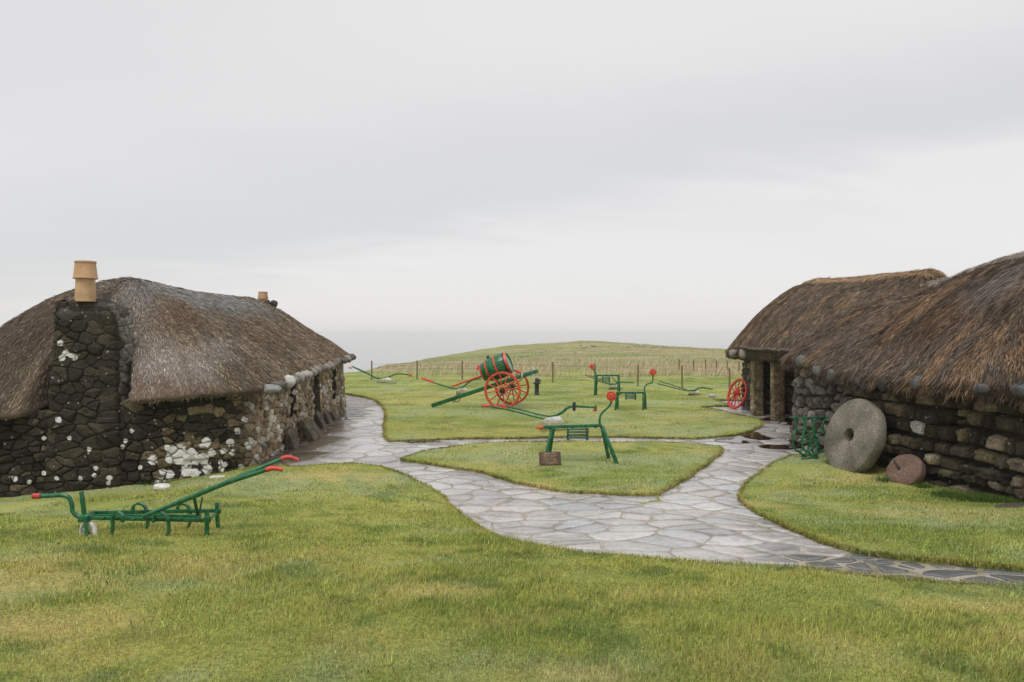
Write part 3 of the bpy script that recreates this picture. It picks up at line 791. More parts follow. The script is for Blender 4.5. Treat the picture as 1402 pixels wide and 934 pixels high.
# flat slabs carried on the pillars
sb = random.Random(5)
for k, y in enumerate(np.linspace(18.2, 22.9, 8)):
    mb = MB(); mb.box((7.32 + sb.uniform(-.04, .04), y, 1.10 + sb.uniform(0, .03)), (.62, .66, .055), Matrix.Rotation(R(24), 3, 'Y') @ Matrix.Rotation(R(sb.uniform(-8, 8)), 3, 'Z'), .02)
    so = mb.build('eave_slab', M['slate'], far_house)

# ---- weight stones along the eaves
def boulder(name, c, size, rotm, label, cat='stone', group=None, colr=(.2, .19, .17), rope=False, seed=0, mat=None, lump=.28, flat=0, n=3):
    r = random.Random(seed); bm = bmesh.new(); bmesh.ops.create_icosphere(bm, subdivisions=n, radius=1)
    o = Vector((r.uniform(0, 50), r.uniform(0, 50), 0)); vs = np.array([v.co[:] for v in bm.verts])
    d = 1 + (fbm(vs[:, 0] * 1.2 + o.x + vs[:, 2], vs[:, 1] * 1.2 + o.y - vs[:, 2] * .7, 2, 3) - .5) * lump * 2
    sq = np.sign(vs) * np.abs(vs) ** .8; vs = sq * d[:, None] * np.array(size) * .5
    R_ = np.array(rotm.to_3x3()); vs = vs @ R_.T
    fs = np.array([[v.index for v in f.verts] for f in bm.faces]); bm.free()
    cl = np.array(colr)[None] * (.75 + .5 * fbm(vs[:, 0] * 9 + o.x, vs[:, 1] * 9 + vs[:, 2] * 7, 3, 3))[:, None]
    ob = np_mesh(name, vs, fs, mat or M['boulder'], None, True, cl); ob.location = c
    tag(ob, label, cat, group)
    if rope:
        mb = MB(); X = rotm.to_3x3() @ Vector((1, 0, 0)); Y = rotm.to_3x3() @ Vector((0, 1, 0)); Z = rotm.to_3x3() @ Vector((0, 0, 1))
        ring = [Vector(c) + Y * math.cos(a) * size[1] * .53 + Z * math.sin(a) * size[2] * .53 for a in np.linspace(0, 2 * math.pi, 22)[:-1]]
        mb.tube(ring, .012, 6, closed=True); ring2 = [Vector(c) + Z * size[2] * .5 + Y * .02, Vector(c) + Z * (size[2] * .5 + .25) - Y * .12]
        mb.tube(ring2, .01, 6); mb.build('rope', M['rope'], ob, origin=None)
    return ob
g_ = 'weight stones along the eave of the cottage with chimney pots'
lab = 'grey weight stone in the row along the smooth grey thatch eave'
# true eave positions along the long side
row = []
ys = 13.75
while ys < 24.1: row.append(ys); ys += rnd.uniform(.38, .66)
face = [i for i in range(len(lpo)) if lpo[i, 0] > -6.5]
lno = loop_normals(lpo)
for k, y in enumerate(row):
    i = min(face, key=lambda j: abs(lpo[j, 1] - y)); n_ = Vector((lno[i, 0], lno[i, 1], 0))
    c = Vector((lpo[i, 0], lpo[i, 1], lval[i, 0] - .06 + rnd.uniform(-.03, .03))) + n_ * .09
    white = k == 3
    rot = frame_z(n_ * .55 + Vector((0, 0, .8))) @ Matrix.Rotation(rnd.uniform(-.5, .5), 3, 'Z') @ Matrix.Rotation(rnd.uniform(-.3, .3), 3, 'X')
    s_ = rnd.uniform(.85, 1.2)
    cc = rnd.choice([(.22, .205, .18), (.11, .10, .085), (.32, .30, .27), (.15, .13, .105)])
    if k in (0,): boulder('weight_stone', c + Vector((0, 0, -.02)), (.38, .26, .12), frame_z((.25, -.3, 1)), 'wide flat grey weight stone at the corner of the smooth grey thatch eave', 'stone', g_, (.22, .23, .22), False, 100)
    elif white: boulder('weight_stone', c, (.30, .26, .24), rot, 'weight stone whitened with lichen on the smooth grey thatch eave', 'stone', g_, (.5, .49, .46), False, 103)
    else: boulder('weight_stone', c, (.17 * s_, .22 * s_, .155 * s_), rot, lab, 'stone', g_, cc, False, 100 + k)
g2 = 'weight stones along the eaves of the shaggy thatch cottages'
for (px, dz, sz, cc, lb, rp) in [
    (1097, -.02, (.34, .26, .30), (.22, .22, .20), 'pale grey weight stone beside the pillared recess, at the end of the shaggy thatch', False),
    (1123, -.10, (.36, .26, .24), (.24, .24, .23), 'pale grey weight stone under the shaggy thatch, above the boulder wall corner', False),
    (1142, -.12, (.28, .24, .28), (.20, .20, .19), 'pointed grey weight stone under the thatch left of the millstone top', False),
    (1176, -.10, (.40, .24, .20), (.10, .095, .08), 'long dark weight stone just above the top of the big millstone', True),
    (1212, -.10, (.32, .26, .28), (.055, .05, .042), 'round blackish weight stone above the gap right of the millstone', False),
    (1256, -.05, (.25, .24, .26), (.16, .16, .155), 'short barrel shaped grey weight stone with a rope round its middle', True),
    (1345, -.10, (.37, .24, .19), (.145, .145, .145), 'long flat oval grey weight stone bound by a rope under the thatch', True),
    (1399, -.10, (.28, .24, .22), (.15, .15, .15), 'grey weight stone under the shaggy thatch at the edge of the picture', True)]:
    c, n_ = beave(px); n3 = frame_z(n_ * .3 + Vector((0, 0, 1)))
    t_ = Vector((-n_.y, n_.x, 0)); rot = Matrix((t_, n_, Vector((0, 0, 1)))).transposed() @ Matrix.Rotation(rnd.uniform(-.15, .15), 3, 'Y')
    boulder('weight_stone', c + n_ * .0 + Vector((0, 0, dz)), tuple(k * .88 for k in sz), rot, lb, 'stone', g2, tuple(k * .5 for k in cc), rp, int(px), lump=.2)
for (px, dz, sz, cc, lb) in [(1006, -.10, (.30, .26, .26), (.22, .2, .18), 'small weight stone at the far corner of the thatch above the red wheel'), (1021, -.08, (.30, .25, .28), (.26, .23, .20), 'rounded tan weight stone under the thatch between red wheel and pillars')]:
    c, n_ = aeave(px); t_ = Vector((-n_.y, n_.x, 0)); rot = Matrix((t_, n_, Vector((0, 0, 1)))).transposed()
    boulder('weight_stone', c + n_ * .06 + Vector((0, 0, dz)), sz, rot, lb, 'stone', g2, cc, False, int(px), lump=.18)

# ------------------------------------------------------------------ ground, lawns, path
DRY = [(15, 862, .55, 1.0), (190, 777, .9, .8), (80, 792, .7, .8), (590, 813, .35, .8), (345, 770, .7, .55), (440, 650, .8, .9), (900, 815, .35, .5), (820, 925, .3, .6), (620, 690, .5, .4), (1330, 832, .3, .8),
       (1000, 905, .25, .5), (600, 540, 2.2, .5), (560, 548, 1.6, .6), (730, 663, .35, .9), (1195, 655, .8, .7), (1290, 700, .8, .6), (1040, 690, .5, .8), (470, 880, .3, .4), (230, 720, .7, .5), (1390, 870, .3, .8), (575, 815, .3, .5), (1100, 880, .25, .5),
       (820, 560, 1.5, .5), (700, 600, 3., .35), (960, 570, 1.8, .4), (100, 900, .3, .4), (700, 850, .3, .35), (990, 618, 1.0, .5), (650, 640, 1.0, .4), (900, 672, .8, .4)]
DRYW = [(on_ground(a, b, LAWN), r_, k) for a, b, r_, k in DRY]
def grass_col(x, y):
    """colour of the sward itself: moss, fresh grass, yellowed and straw coloured spots"""
    x = np.asarray(x, float); y = np.asarray(y, float)
    n1 = fbm(x * .55, y * .55, 71, 4); n2 = fbm(x * 1.7 + 5, y * 1.7, 73, 4); n3 = fbm(x * 5, y * 5, 79, 3); n4 = fbm(x * .35 + 9, y * .9, 83, 4)
    g1 = np.array((.238, .290, .067)); g2 = np.array((.370, .380, .102)); g3 = np.array((.115, .178, .037)); g4 = np.array((.35, .40, .205)); dry = np.array((.57, .45, .19))
    k = sst(.36, .62, n1 * .5 + n2 * .5)[..., None]; c = g1 * (1 - k) + g2 * k
    k = (sst(.50, .66, n3 * .5 + n2 * .5) * .8)[..., None]; c = c * (1 - k) + g3 * k
    k = (sst(.46, .66, n4 * .5 + n2 * .2 + fbm(x * 3.1, y * 3.1, 87, 3) * .3) * .75)[..., None]; c = c * (1 - k) + g4 * k
    d = sst(.62, .80, fbm(x * .8 + 3, y * 1.6, 91, 4) * .6 + n3 * .4) * .55
    for p, r_, a in DRYW:
        q = np.hypot((x - p.x) / (r_ * 1.25), (y - p.y) / (r_ * .75)); d = np.maximum(d, .62 * a * (1 - sst(.25, 1.25, q + (n3 - .5) * 2.2 + (n2 - .5) * 1.2)))
    return c * (1 - d[..., None]) + dry * d[..., None]
def field_col(x, y):
    n1 = fbm(x * .10, y * .22, 101, 5); n2 = fbm(x * .5, y * .9, 103, 4); n3 = fbm(x * .03, y * .05, 107, 3)
    g = np.array((.195, .235, .085)); t = np.array((.36, .295, .185)); b = np.array((.14, .165, .06)); r_ = np.array((.28, .275, .125))
    far = sst(75, 105, y)
    k = sst(.40, .58, n1 * .65 + n2 * .35 - far * .05)[..., None]; c = g * (1 - k) + t * k
    k = (sst(.5, .66, n2) * .6)[..., None]; c = c * (1 - k) + b * k
    k = sst(.45, .6, n3)[..., None] * .5; return c * (1 - k) + r_ * k
def axis(a, b, fine0, fine1, st, grow=1.12):
    out = list(np.arange(fine0, fine1, st)); s_ = st; p = fine1
    while p < b: out.append(p); s_ *= grow; p += s_
    out.append(b); s_ = st; p = fine0
    lo = []
    while p > a: s_ *= grow; p -= s_; lo.append(p)
    return np.array(sorted(lo) + out)
gx = axis(-400, 420, -45, 70, .5); gy = axis(-60, 420, 40, 118, .5)
X, Y = np.meshgrid(gx, gy, indexing='ij'); Z = ground(X, Y) - .06 * (1 - sst(44, 47, Y)) - .04 * (1 - sst(0, 5, Y))
c1 = grass_col(X, Y); c2 = field_col(X, Y); k = sst(43, 47, Y)[..., None]
V = np.stack([X, Y, Z], -1).reshape(-1, 3); C = (c1 * (1 - k) + c2 * k).reshape(-1, 3)
tag(np_mesh('ground', V, grid_faces(len(gx), len(gy)), M['turf'], None, True, C), kind='structure')
sx_ = np.array([-60000, -9000, -3000, -900, -300, 300, 900, 3000, 9000, 60000.]); sy_ = np.array([-200, 100, 400, 1000, 3000, 9000, 20000, 60000.])
X, Y = np.meshgrid(sx_, sy_, indexing='ij')
tag(np_mesh('sea', np.stack([X, Y, X * 0 - 62.], -1).reshape(-1, 3), grid_faces(len(sx_), len(sy_)), M['water'], None, True), kind='structure')
# low island far out
V = []; na, nb = 60, 12
for i in range(na):
    for j in range(nb):
        u = i / (na - 1) * 2 - 1; v = j / (nb - 1) * 2 - 1
        h = max(0, 1 - u * u) * max(0, 1 - v * v); hh = 52 * h ** .7 * (.35 + .9 * math.exp(-((u + .25) / .22) ** 2) + .4 * float(fbm(u * 4, 3, 5, 3)))
        V.append((-1250 + u * 420, 9000 + v * 300, -63 + hh))
tag(np_mesh('island', np.array(V), grid_faces(na, nb), M['turf'], None, True, np.tile((.05, .06, .04), (len(V), 1))), kind='structure')

def gp(px, py): p = on_ground(px, py, LAWN * .6); return (p.x, p.y)
lawn_front = [gp(*p) for p in [(440, 637), (480, 635.5), (520, 639), (545, 647), (568, 658), (592, 671), (612, 686), (632, 707), (652, 722), (690, 740), (740, 751), (800, 760), (900, 768), (1000, 773), (1090, 779), (1200, 792), (1300, 801), (1402, 807), (1560, 815)]]
lawn_front += [(9, 5.6), (13, 5.2), (13, -5), (-16, -5), (-16, 13.4), (-6, 13.6), (-5.0, 13.5), gp(405, 640)]
lawn_side = [gp(*p) for p in [(1402, 779), (1330, 772), (1250, 765), (1190, 757), (1130, 743), (1080, 722), (1035, 702), (1010, 681), (1020, 664), (1045, 645), (1064, 632), (1084, 624)]]
lawn_side += [(6.35, 14.8), (7.2, 14.8), (9.5, 14), (9.5, 6.3), gp(1500, 787)]
lawn_mid = [gp(*p) for p in [(548, 629), (580, 618), (640, 609.5), (700, 605.5), (830, 606), (940, 608), (985, 612), (990, 616), (985, 622), (962, 640), (932, 660), (902, 676), (880, 677.5), (850, 677), (800, 674), (760, 671), (710, 661), (660, 646), (600, 637)]]
lawn_back = [gp(*p) for p in [(527, 600.5), (533, 604), (560, 603.5), (630, 600.5), (700, 600), (850, 598), (950, 600.5), (1000, 597), (1030, 590), (1042, 584), (1044, 578), (1020, 570), (985, 562), (962, 558), (975, 556.5), (1003, 556)]]
lawn_back += [(7.3, 26.5), (20, 27), (40, 27), (40, 47), (-30, 47), (-30, 31), gp(455, 537), gp(470, 538), gp(500, 543.5), gp(516, 549), gp(524, 556), gp(528, 568), gp(526, 585)]
def densify(poly, step=.25, jit=.03):
    out = []
    for i in range(len(poly)):
        a = np.array(poly[i]); b = np.array(poly[(i + 1) % len(poly)]); n = max(1, int(np.linalg.norm(b - a) / step)); n = min(n, 60)
        for k in range(n):
            p = a + (b - a) * k / n; out.append((p[0] + (float(vnoise(p[0] * 3, p[1] * 3, 5)) - .5) * jit * 2, p[1] + (float(vnoise(p[0] * 3 + 9, p[1] * 3, 6)) - .5) * jit * 2))
    return out
LAWNS = {}
def area2(p): return sum(p[i][0] * p[(i + 1) % len(p)][1] - p[(i + 1) % len(p)][0] * p[i][1] for i in range(len(p)))
def lawn(name, poly, step):
    poly = densify(poly)
    if area2(poly) < 0: poly = poly[::-1]
    LAWNS[name] = np.array(poly)
    bm = bmesh.new(); vs = [bm.verts.new((p[0], p[1], 0)) for p in poly]; f = bm.faces.new(vs)
    bmesh.ops.triangulate(bm, faces=[f])
    x0, x1 = min(p[0] for p in poly), max(p[0] for p in poly); y0, y1 = min(p[1] for p in poly), max(p[1] for p in poly)
    for ax, a, b in ((0, x0, x1), (1, y0, y1)):
        for t in np.arange(math.floor(a / step) * step, b, step):
            if a < t < b:
                co = (t, 0, 0) if ax == 0 else (0, t, 0); no = (1, 0, 0) if ax == 0 else (0, 1, 0)
                bmesh.ops.bisect_plane(bm, geom=bm.verts[:] + bm.edges[:] + bm.faces[:], dist=1e-5, plane_co=co, plane_no=no)
    bmesh.ops.remove_doubles(bm, verts=bm.verts, dist=1e-4)
    xy = np.array([v.co[:2] for v in bm.verts]); z = ground(xy[:, 0], xy[:, 1]) + LAWN + (fbm(xy[:, 0] * 1.3, xy[:, 1] * 1.3, 41, 3) - .5) * .05
    for v, zz in zip(bm.verts, z): v.co.z = zz
    be = [e for e in bm.edges if len(e.link_faces) == 1]
    r = bmesh.ops.extrude_edge_only(bm, edges=be)
    for g in r['geom']:
        if isinstance(g, bmesh.types.BMVert): g.co.z -= .11
    bmesh.ops.recalc_face_normals(bm, faces=bm.faces)
    me = bpy.data.meshes.new(name); bm.to_mesh(me); bm.free()
    for p in me.polygons: p.use_smooth = True
    co = np.zeros(len(me.vertices) * 3, dtype=np.float32); me.vertices.foreach_get('co', co); co = co.reshape(-1, 3)
    c = grass_col(co[:, 0], co[:, 1]) * .85
    a = me.attributes.new('col', 'FLOAT_COLOR', 'POINT'); c4 = np.ones((len(c), 4), np.float32); c4[:, :3] = c; a.data.foreach_set('color', c4.reshape(-1))
    me.materials.append(M['turf']); o = bpy.data.objects.new('lawn', me); COL.objects.link(o); tag(o, kind='structure')
lawn('front', lawn_front, .3); lawn('side', lawn_side, .3); lawn('mid', lawn_mid, .3); lawn('back', lawn_back, .6)
def inside(poly, x, y):
    r = np.zeros(len(x), bool); n = len(poly)
    for i in range(n):
        xa, ya = poly[i]; xb, yb = poly[i - 1]
        c = ((ya > y) != (yb > y))
        with np.errstate(divide='ignore', invalid='ignore'): r ^= c & (x < (xb - xa) * (y - ya) / (yb - ya) + xa)
    return r

# ---- path: mortar bed plus irregular flagstones
gx = np.arange(-9, 11.01, .3); gy = np.arange(4.2, 34.01, .3)
X, Y = np.meshgrid(gx, gy, indexing='ij')
acc = Acc(); V = np.stack([X, Y, ground(X, Y) + (fbm(X * 2, Y * 2, 3, 2) - .5) * .012], -1).reshape(-1, 3)
path_o = np_mesh('path', V, grid_faces(len(gx), len(gy)), M['mortar'], None, True); tag(path_o, kind='structure')
seeds = []
pr = random.Random(12)
y = 4.6
while y < 32:
    cell = .44 if y < 13 else .55
    x = -6.5
    while x < 9:
        w = cell * pr.uniform(.6, 2.1) if y < 13 else cell * pr.uniform(.9, 1.6)
        seeds.append((x + pr.uniform(-.2, .2) * w, y + pr.uniform(-.33, .33) * cell)); x += w
    y += cell * .95
for k in range(110): seeds.append((pr.uniform(2.5, 9.0), pr.uniform(5.0, 6.9)))
S = np.array(seeds); skip = np.zeros(len(S), bool)
for nm, poly in LAWNS.items():
    ins = inside(poly, S[:, 0], S[:, 1])
    if ins.any():
        d = np.full(len(S), 9.0)
        pd = poly
        for k in np.where(ins)[0]: d[k] = np.min(np.hypot(pd[:, 0] - S[k, 0], pd[:, 1] - S[k, 1]))
        skip |= ins & (d > .7)
acc = Acc()
for k in np.where(~skip)[0]:
    x, y = S[k]
    dd = np.hypot(S[:, 0] - x, S[:, 1] - y); nb = np.where((dd < 2.2) & (dd > 1e-6))[0]
    poly = [(x - 1, y - 1), (x + 1, y - 1), (x + 1, y + 1), (x - 1, y + 1)]
    strip = x > 2.55 and y < 6.9 and y < 7.9 - .22 * x
    gap = (.009 if y < 13 else .008) + pr.random() ** 2 * .03
    if strip: gap = .022 + pr.random() * .035
    for j in nb:
        nx, ny = (S[j] - S[k]) / dd[j]; c = (x + S[j][0]) / 2 * nx + (y + S[j][1]) / 2 * ny - gap
        poly = clip(poly, nx, ny, c)
        if len(poly) < 3: break
    if len(poly) < 3: continue
    ring = []
    for i in range(len(poly)):
        a, b = poly[i], poly[(i + 1) % len(poly)]; L = math.hypot(b[0] - a[0], b[1] - a[1]); n = max(1, int(L / .09))
        for t in range(n):
            f = t / n
            if t == 0 and L > .05: f = min(.02 / L, .3)
            px_, py_ = a[0] + (b[0] - a[0]) * f, a[1] + (b[1] - a[1]) * f
            q = .022; ring.append((px_ + (float(vnoise(px_ * 9, py_ * 9, 7)) - .5) * q, py_ + (float(vnoise(px_ * 9 + 40, py_ * 9, 8)) - .5) * q))
    m = len(ring); rp = np.array(ring); cen = rp.mean(0)
    tilt = (pr.uniform(-.006, .006), pr.uniform(-.006, .006))
    V = []
    for (sc, h) in ((1.0, -.01), (1.0, .003), (.985, .006), (.6, .007 + pr.uniform(-.001, .002))):
        q = cen + (rp - cen) * sc; V.append(np.column_stack([q, ground(q[:, 0], q[:, 1]) + h + (q - cen) @ np.array(tilt)]))
    V.append(np.array([[cen[0], cen[1], gz(*cen) + .007]]))
    V = np.vstack(V); i = np.arange(m); j = (i + 1) % m
    Fq = np.concatenate([np.stack([i + a * m, j + a * m, j + (a + 1) * m, i + (a + 1) * m], 1) for a in range(3)])
    if strip: b = [(.085, .095, .105), (.065, .072, .08), (.11, .115, .12)][pr.randrange(3)]
    elif x < -2.2 and y > 12.5 and x < -4.05 + .1 * pr.random() + (y - 15) * -.06: b = [(.10, .075, .05), (.13, .10, .07)][pr.randrange(2)]
    elif y > 12.5: b = [(.37, .36, .355), (.31, .30, .295), (.41, .395, .385)][pr.randrange(3)]
    else: b = [(.41, .40, .395), (.38, .388, .40), (.415, .385, .37), (.385, .36, .345), (.43, .42, .41), (.36, .368, .385)][pr.randrange(6)]
    v = pr.uniform(.85, 1.12); C4 = np.ones((len(V), 4)); C4[:, :3] = [c * v for c in b]
    acc.add(V, Fq, C4); Ft = np.stack([i + 3 * m, j + 3 * m, np.full(m, 4 * m)], 1); acc.F.append(Ft + acc.n - len(V))
flags = acc.build('flagstones', M['flag'], path_o)
flags['kind'] = 'stuff'
for (px, py, rx, ry) in [(1041, 597, .42, .62), (1068, 612, .5, .35), (1010, 604, .5, .35), (1075, 577, .7, .9), (590, 608, .6, .35)]:
    p = on_ground(px, py); n = 40; V = [(p.x, p.y, p.z + .012)]; 
    for a in range(n):
        t = a / n * 2 * math.pi; q = .75 + .5 * float(fbm(math.cos(t) * 1.4 + px, math.sin(t) * 1.4 + py, 3, 3)); xx, yy = p.x + math.cos(t) * rx * q, p.y + math.sin(t) * ry * q; V.append((xx, yy, p.z + .012))
    tag(np_mesh('puddle', np.array(V), np.array([(0, 1 + a, 1 + (a + 1) % n) for a in range(n)]), M['puddle'], None, True), kind='structure')

# ---- grass blades
def blades(name, x, y, z, h, w, col, bend=.5, lean=(0, 0), seed=1):
    rg = np.random.default_rng(seed); n = len(x)
    a = rg.random(n) * 2 * np.pi; d = np.stack([np.cos(a), np.sin(a)], 1); s = np.stack([-d[:, 1], d[:, 0]], 1)
    b = rg.uniform(.1, 1, n) * bend; base = np.stack([x, y, z], 1)
    def pt(t, side):
        p = base.copy(); off = (b * h * t * t)[:, None] * d + np.array(lean)[None] * (h * t * t)[:, None] + s * (side * w * (1 - t * .85))[:, None]
        p[:, :2] += off; p[:, 2] += h * t * (1 - .35 * b * t); return p
    V = np.stack([pt(0, -1), pt(0, 1), pt(.55, 1), pt(.55, -1), pt(1, 0)], 1).reshape(-1, 3)
    C = np.repeat(col, 5, 0); C = C * np.tile(np.array([.8, .8, 1, 1, 1.12]), n)[:, None]
    i = np.arange(n) * 5
    o = np_mesh(name, V, [np.stack([i, i + 1, i + 2, i + 3], 1), np.stack([i + 3, i + 2, i + 4], 1)], M['grass'], None, True, C)
    return tag(o, kind='stuff')
def sample(n, r0, r1, amax, pw):
    """points in a wide fan round the viewing side, denser near by"""
    u = rng.random(n); r = (r0 ** (1 - pw) + u * (r1 ** (1 - pw) - r0 ** (1 - pw))) ** (1 / (1 - pw)) if pw != 1 else r0 * (r1 / r0) ** u
    a = rng.uniform(-amax, amax, n); return r * np.sin(a), r * np.cos(a), r
xs, ys, rs = sample(860000, 2.3, 42, R(52), 1.25)
keep = np.zeros(len(xs), bool)
for nm, poly in LAWNS.items(): keep |= inside(poly, xs, ys)
xs, ys, rs = xs[keep], ys[keep], rs[keep]
hh = rng.uniform(.5, 1.25, len(xs)) * (.016 + .075 * fbm(xs * 1.6, ys * 1.6, 201, 4) ** 1.7) * (1 - .35 * sst(7, 20, rs))
ww = np.maximum(.0013, .00041 * rs) * rng.uniform(.7, 1.3, len(xs))
cc = grass_col(xs, ys) * rng.lognormal(0, .42, (len(xs), 1)) * (1 + rng.normal(0, .08, (len(xs), 3)))
st = (rng.random(len(xs)) < .06)[:, None]; cc = np.where(st, np.array((.36, .29, .14)) * rng.uniform(.6, 1.2, (len(xs), 1)), cc)
zz = ground(xs, ys) + LAWN + (fbm(xs * 1.3, ys * 1.3, 41, 3) - .5) * .05 - .006
blades('grass', xs, ys, zz, hh, ww, np.clip(cc, .01, .8), .95, (.12, -.1), 3)
# darker tufts and stray longer blades in the near lawn
tx, ty, th = [], [], []
for k in range(150):
    a = rng.uniform(-R(42), R(42)); r = 3.2 * (13 / 3.2) ** rng.random(); n = int(rng.integers(40, 160)); q = rng.normal(0, .5, (n, 2)) * rng.uniform(.2, .7)
    tx.append(r * np.sin(a) + q[:, 0]); ty.append(r * np.cos(a) + q[:, 1]); th.append(rng.uniform(.03, .085, n))
tx, ty, th = np.concatenate(tx), np.concatenate(ty), np.concatenate(th)
kp = inside(LAWNS['front'], tx, ty) | inside(LAWNS['side'], tx, ty) | inside(LAWNS['mid'], tx, ty); tx, ty, th = tx[kp], ty[kp], th[kp]
blades('grass_tufts', tx, ty, ground(tx, ty) + LAWN - .01, th, np.maximum(.0017, .0005 * np.hypot(tx, ty)), np.array((.19, .27, .07)) * rng.lognormal(0, .45, (len(tx), 1)), 1.1, (.1, -.1), 15)
# turf hanging over the edges of the path
ex, ey = [], []
for nm, poly in LAWNS.items():
    n = len(poly)
    for i in range(n):
        a, b = poly[i - 1], poly[i]; L = np.linalg.norm(b - a)
        if min(a[1], b[1]) < 4 or max(a[1], b[1]) > 30.5 or abs(a[0]) > 10 or L > 3: continue
        k = int(L * (900 if a[1] < 9 else 450)); t = rng.random(k)[:, None]; q = a + (b - a) * t + rng.normal(0, .018, (k, 2)); ex.append(q[:, 0]); ey.append(q[:, 1])
ex = np.concatenate(ex); ey = np.concatenate(ey); er = np.hypot(ex, ey)
ec = grass_col(ex, ey) * np.array((1.1, .98, .9)) * rng.lognormal(-.1, .3, (len(ex), 1))
st = (rng.random(len(ex)) < .25)[:, None]; ec = np.where(st, np.array((.34, .25, .09)) * rng.uniform(.5, 1.2, (len(ex), 1)), ec)
blades('edge_grass', ex, ey, ground(ex, ey) + rng.uniform(.005, LAWN, len(ex)), rng.uniform(.02, .06, len(ex)), np.maximum(.002, .0005 * er), np.clip(ec, .01, .8), 1.4, (0, 0), 5)
# rank pale grass behind the fence, and tussocks over the hill
n = 60000; xs = rng.uniform(-12, 34, n); ys = 41 + rng.random(n) ** 1.4 * 24; dens = sst(-9, 0, xs) * (.06 + .7 * sst(.40, .56, fbm(xs * .22, ys * .3, 301, 4))) * (1 - .6 * sst(50, 62, ys))
kp = rng.random(n) < dens; xs, ys = xs[kp], ys[kp]; n = len(xs)
cc = np.array((.64, .50, .42)) * rng.lognormal(-.05, .25, (n, 1)); k = (rng.random(n) < .3)[:, None]; cc = np.where(k, np.array((.30, .28, .13)) * rng.lognormal(0, .2, (n, 1)), cc)
blades('dry_grass', xs, ys, ground(xs, ys) - .05, rng.uniform(.2, .75, n) * (1 - .4 * sst(50, 62, ys)), rng.uniform(.008, .018, n), cc, .6, (.25, -.05), 7)
n = 90000; xs = rng.uniform(-26, 60, n); ys = 44 + rng.random(n) * 72; kp = rng.random(n) < sst(.42, .56, fbm(xs * .2, ys * .45, 303, 4)); xs, ys = xs[kp], ys[kp]; n = len(xs)
cc = field_col(xs, ys) * rng.lognormal(.05, .28, (n, 1)); k = (rng.random(n) < .18)[:, None]; cc = np.where(k, np.array((.36, .30, .20)) * rng.lognormal(0, .2, (n, 1)), cc)
blades('rough_grass', xs, ys, ground(xs, ys) - .03, rng.uniform(.06, .20, n), rng.uniform(.012, .03, n), cc, .9, (.2, 0), 9)
# lush grass along the foot of the right-hand wall
tx, ty = [], []
for (px, py, r_, n) in [(1345, 690, .28, 2600), (1300, 684, .22, 1200), (1385, 694, .2, 700), (1265, 672, .15, 350), (215, 664, .25, 500), (280, 652, .2, 400), (1210, 662, .15, 200)]:
    p = on_ground(px, py); q = rng.normal(0, .5, (n, 2)) * r_; tx.append(p.x + q[:, 0]); ty.append(p.y + q[:, 1])
tx = np.concatenate(tx); ty = np.concatenate(ty); n = len(tx)
blades('lush_grass', tx, ty, ground(tx, ty) + .02, rng.uniform(.05, .17, n), rng.uniform(.003, .006, n), np.array((.075, .125, .02)) * rng.lognormal(0, .3, (n, 1)), 1.0, (0, 0), 11)

# ------------------------------------------------------------------ implements and other things
def A_(pts, y, dy=0.0):
    """picture positions -> points at one distance; y may be a pair (start, end)"""
    n = len(pts); out = []
    for i, p in enumerate(pts):
        yy = y if not isinstance(y, tuple) else y[0] + (y[1] - y[0]) * i / max(1, n - 1)
        out.append(at(p[0], p[1], yy + dy))
    return out
def strap(pts, w, t, sm=6):
    """flat bar swept along points that lie about in the picture's plane: width w along depth, thickness t"""
    mb = MB(); P = spline([Vector(p) for p in pts], sm) if sm else [Vector(p) for p in pts]
    vs = []; fs = []
    for i, p in enumerate(P):
        d = (P[min(i + 1, len(P) - 1)] - P[max(i - 1, 0)]); d.y = 0; d.normalize(); nn = Vector((-d.z, 0, d.x))
        for (a, b) in ((-1, -1), (1, -1), (1, 1), (-1, 1)): vs.append(p + nn * (a * t / 2) + Vector((0, b * w / 2, 0)))
    for i in range(len(P) - 1):
        for k in range(4): fs.append((i * 4 + k, i * 4 + (k + 1) % 4, i * 4 + 4 + (k + 1) % 4, i * 4 + 4 + k))
    fs.append((0, 1, 2, 3)); e = len(vs) - 4; fs.append((e + 3, e + 2, e + 1, e)); mb.add(vs, fs); return mb
def wheel(parent, c, axis, Rr, nsp, mat, hubmat, rim=(.045, .035), hub=(.085, .16), spoke=.022, name='wheel', hubname='hub', dish=.03):
    T = Matrix.Translation(c) @ frame_z(axis).to_4x4()
    mb = MB(); mb.torus(T, Rr - rim[0], rim[0], rim[1], 56); w = mb.build(name, mat, parent)
    mb = MB()
    for k in range(nsp):
        a = 2 * math.pi * (k + .3) / nsp; d = Vector((math.cos(a), math.sin(a), 0))
        mb.tube([T @ (d * hub[0] * .6 + Vector((0, 0, dish))), T @ (d * (Rr - rim[0] * 1.9))], [spoke * 1.15, spoke * .85], 8)
    mb.build('spokes', mat, w)
    mb = MB(); h = hub[1]; r_ = hub[0]
    mb.lathe([(r_ * .55, -h), (r_ * .62, -h * .95), (r_ * .8, -h * .55), (r_, -h * .2), (r_, h * .2), (r_ * .8, h * .55), (r_ * .62, h * .95), (r_ * .45, h), (r_ * .4, h * .9)], T, 24); mb.build(hubname, hubmat, w)
    return w

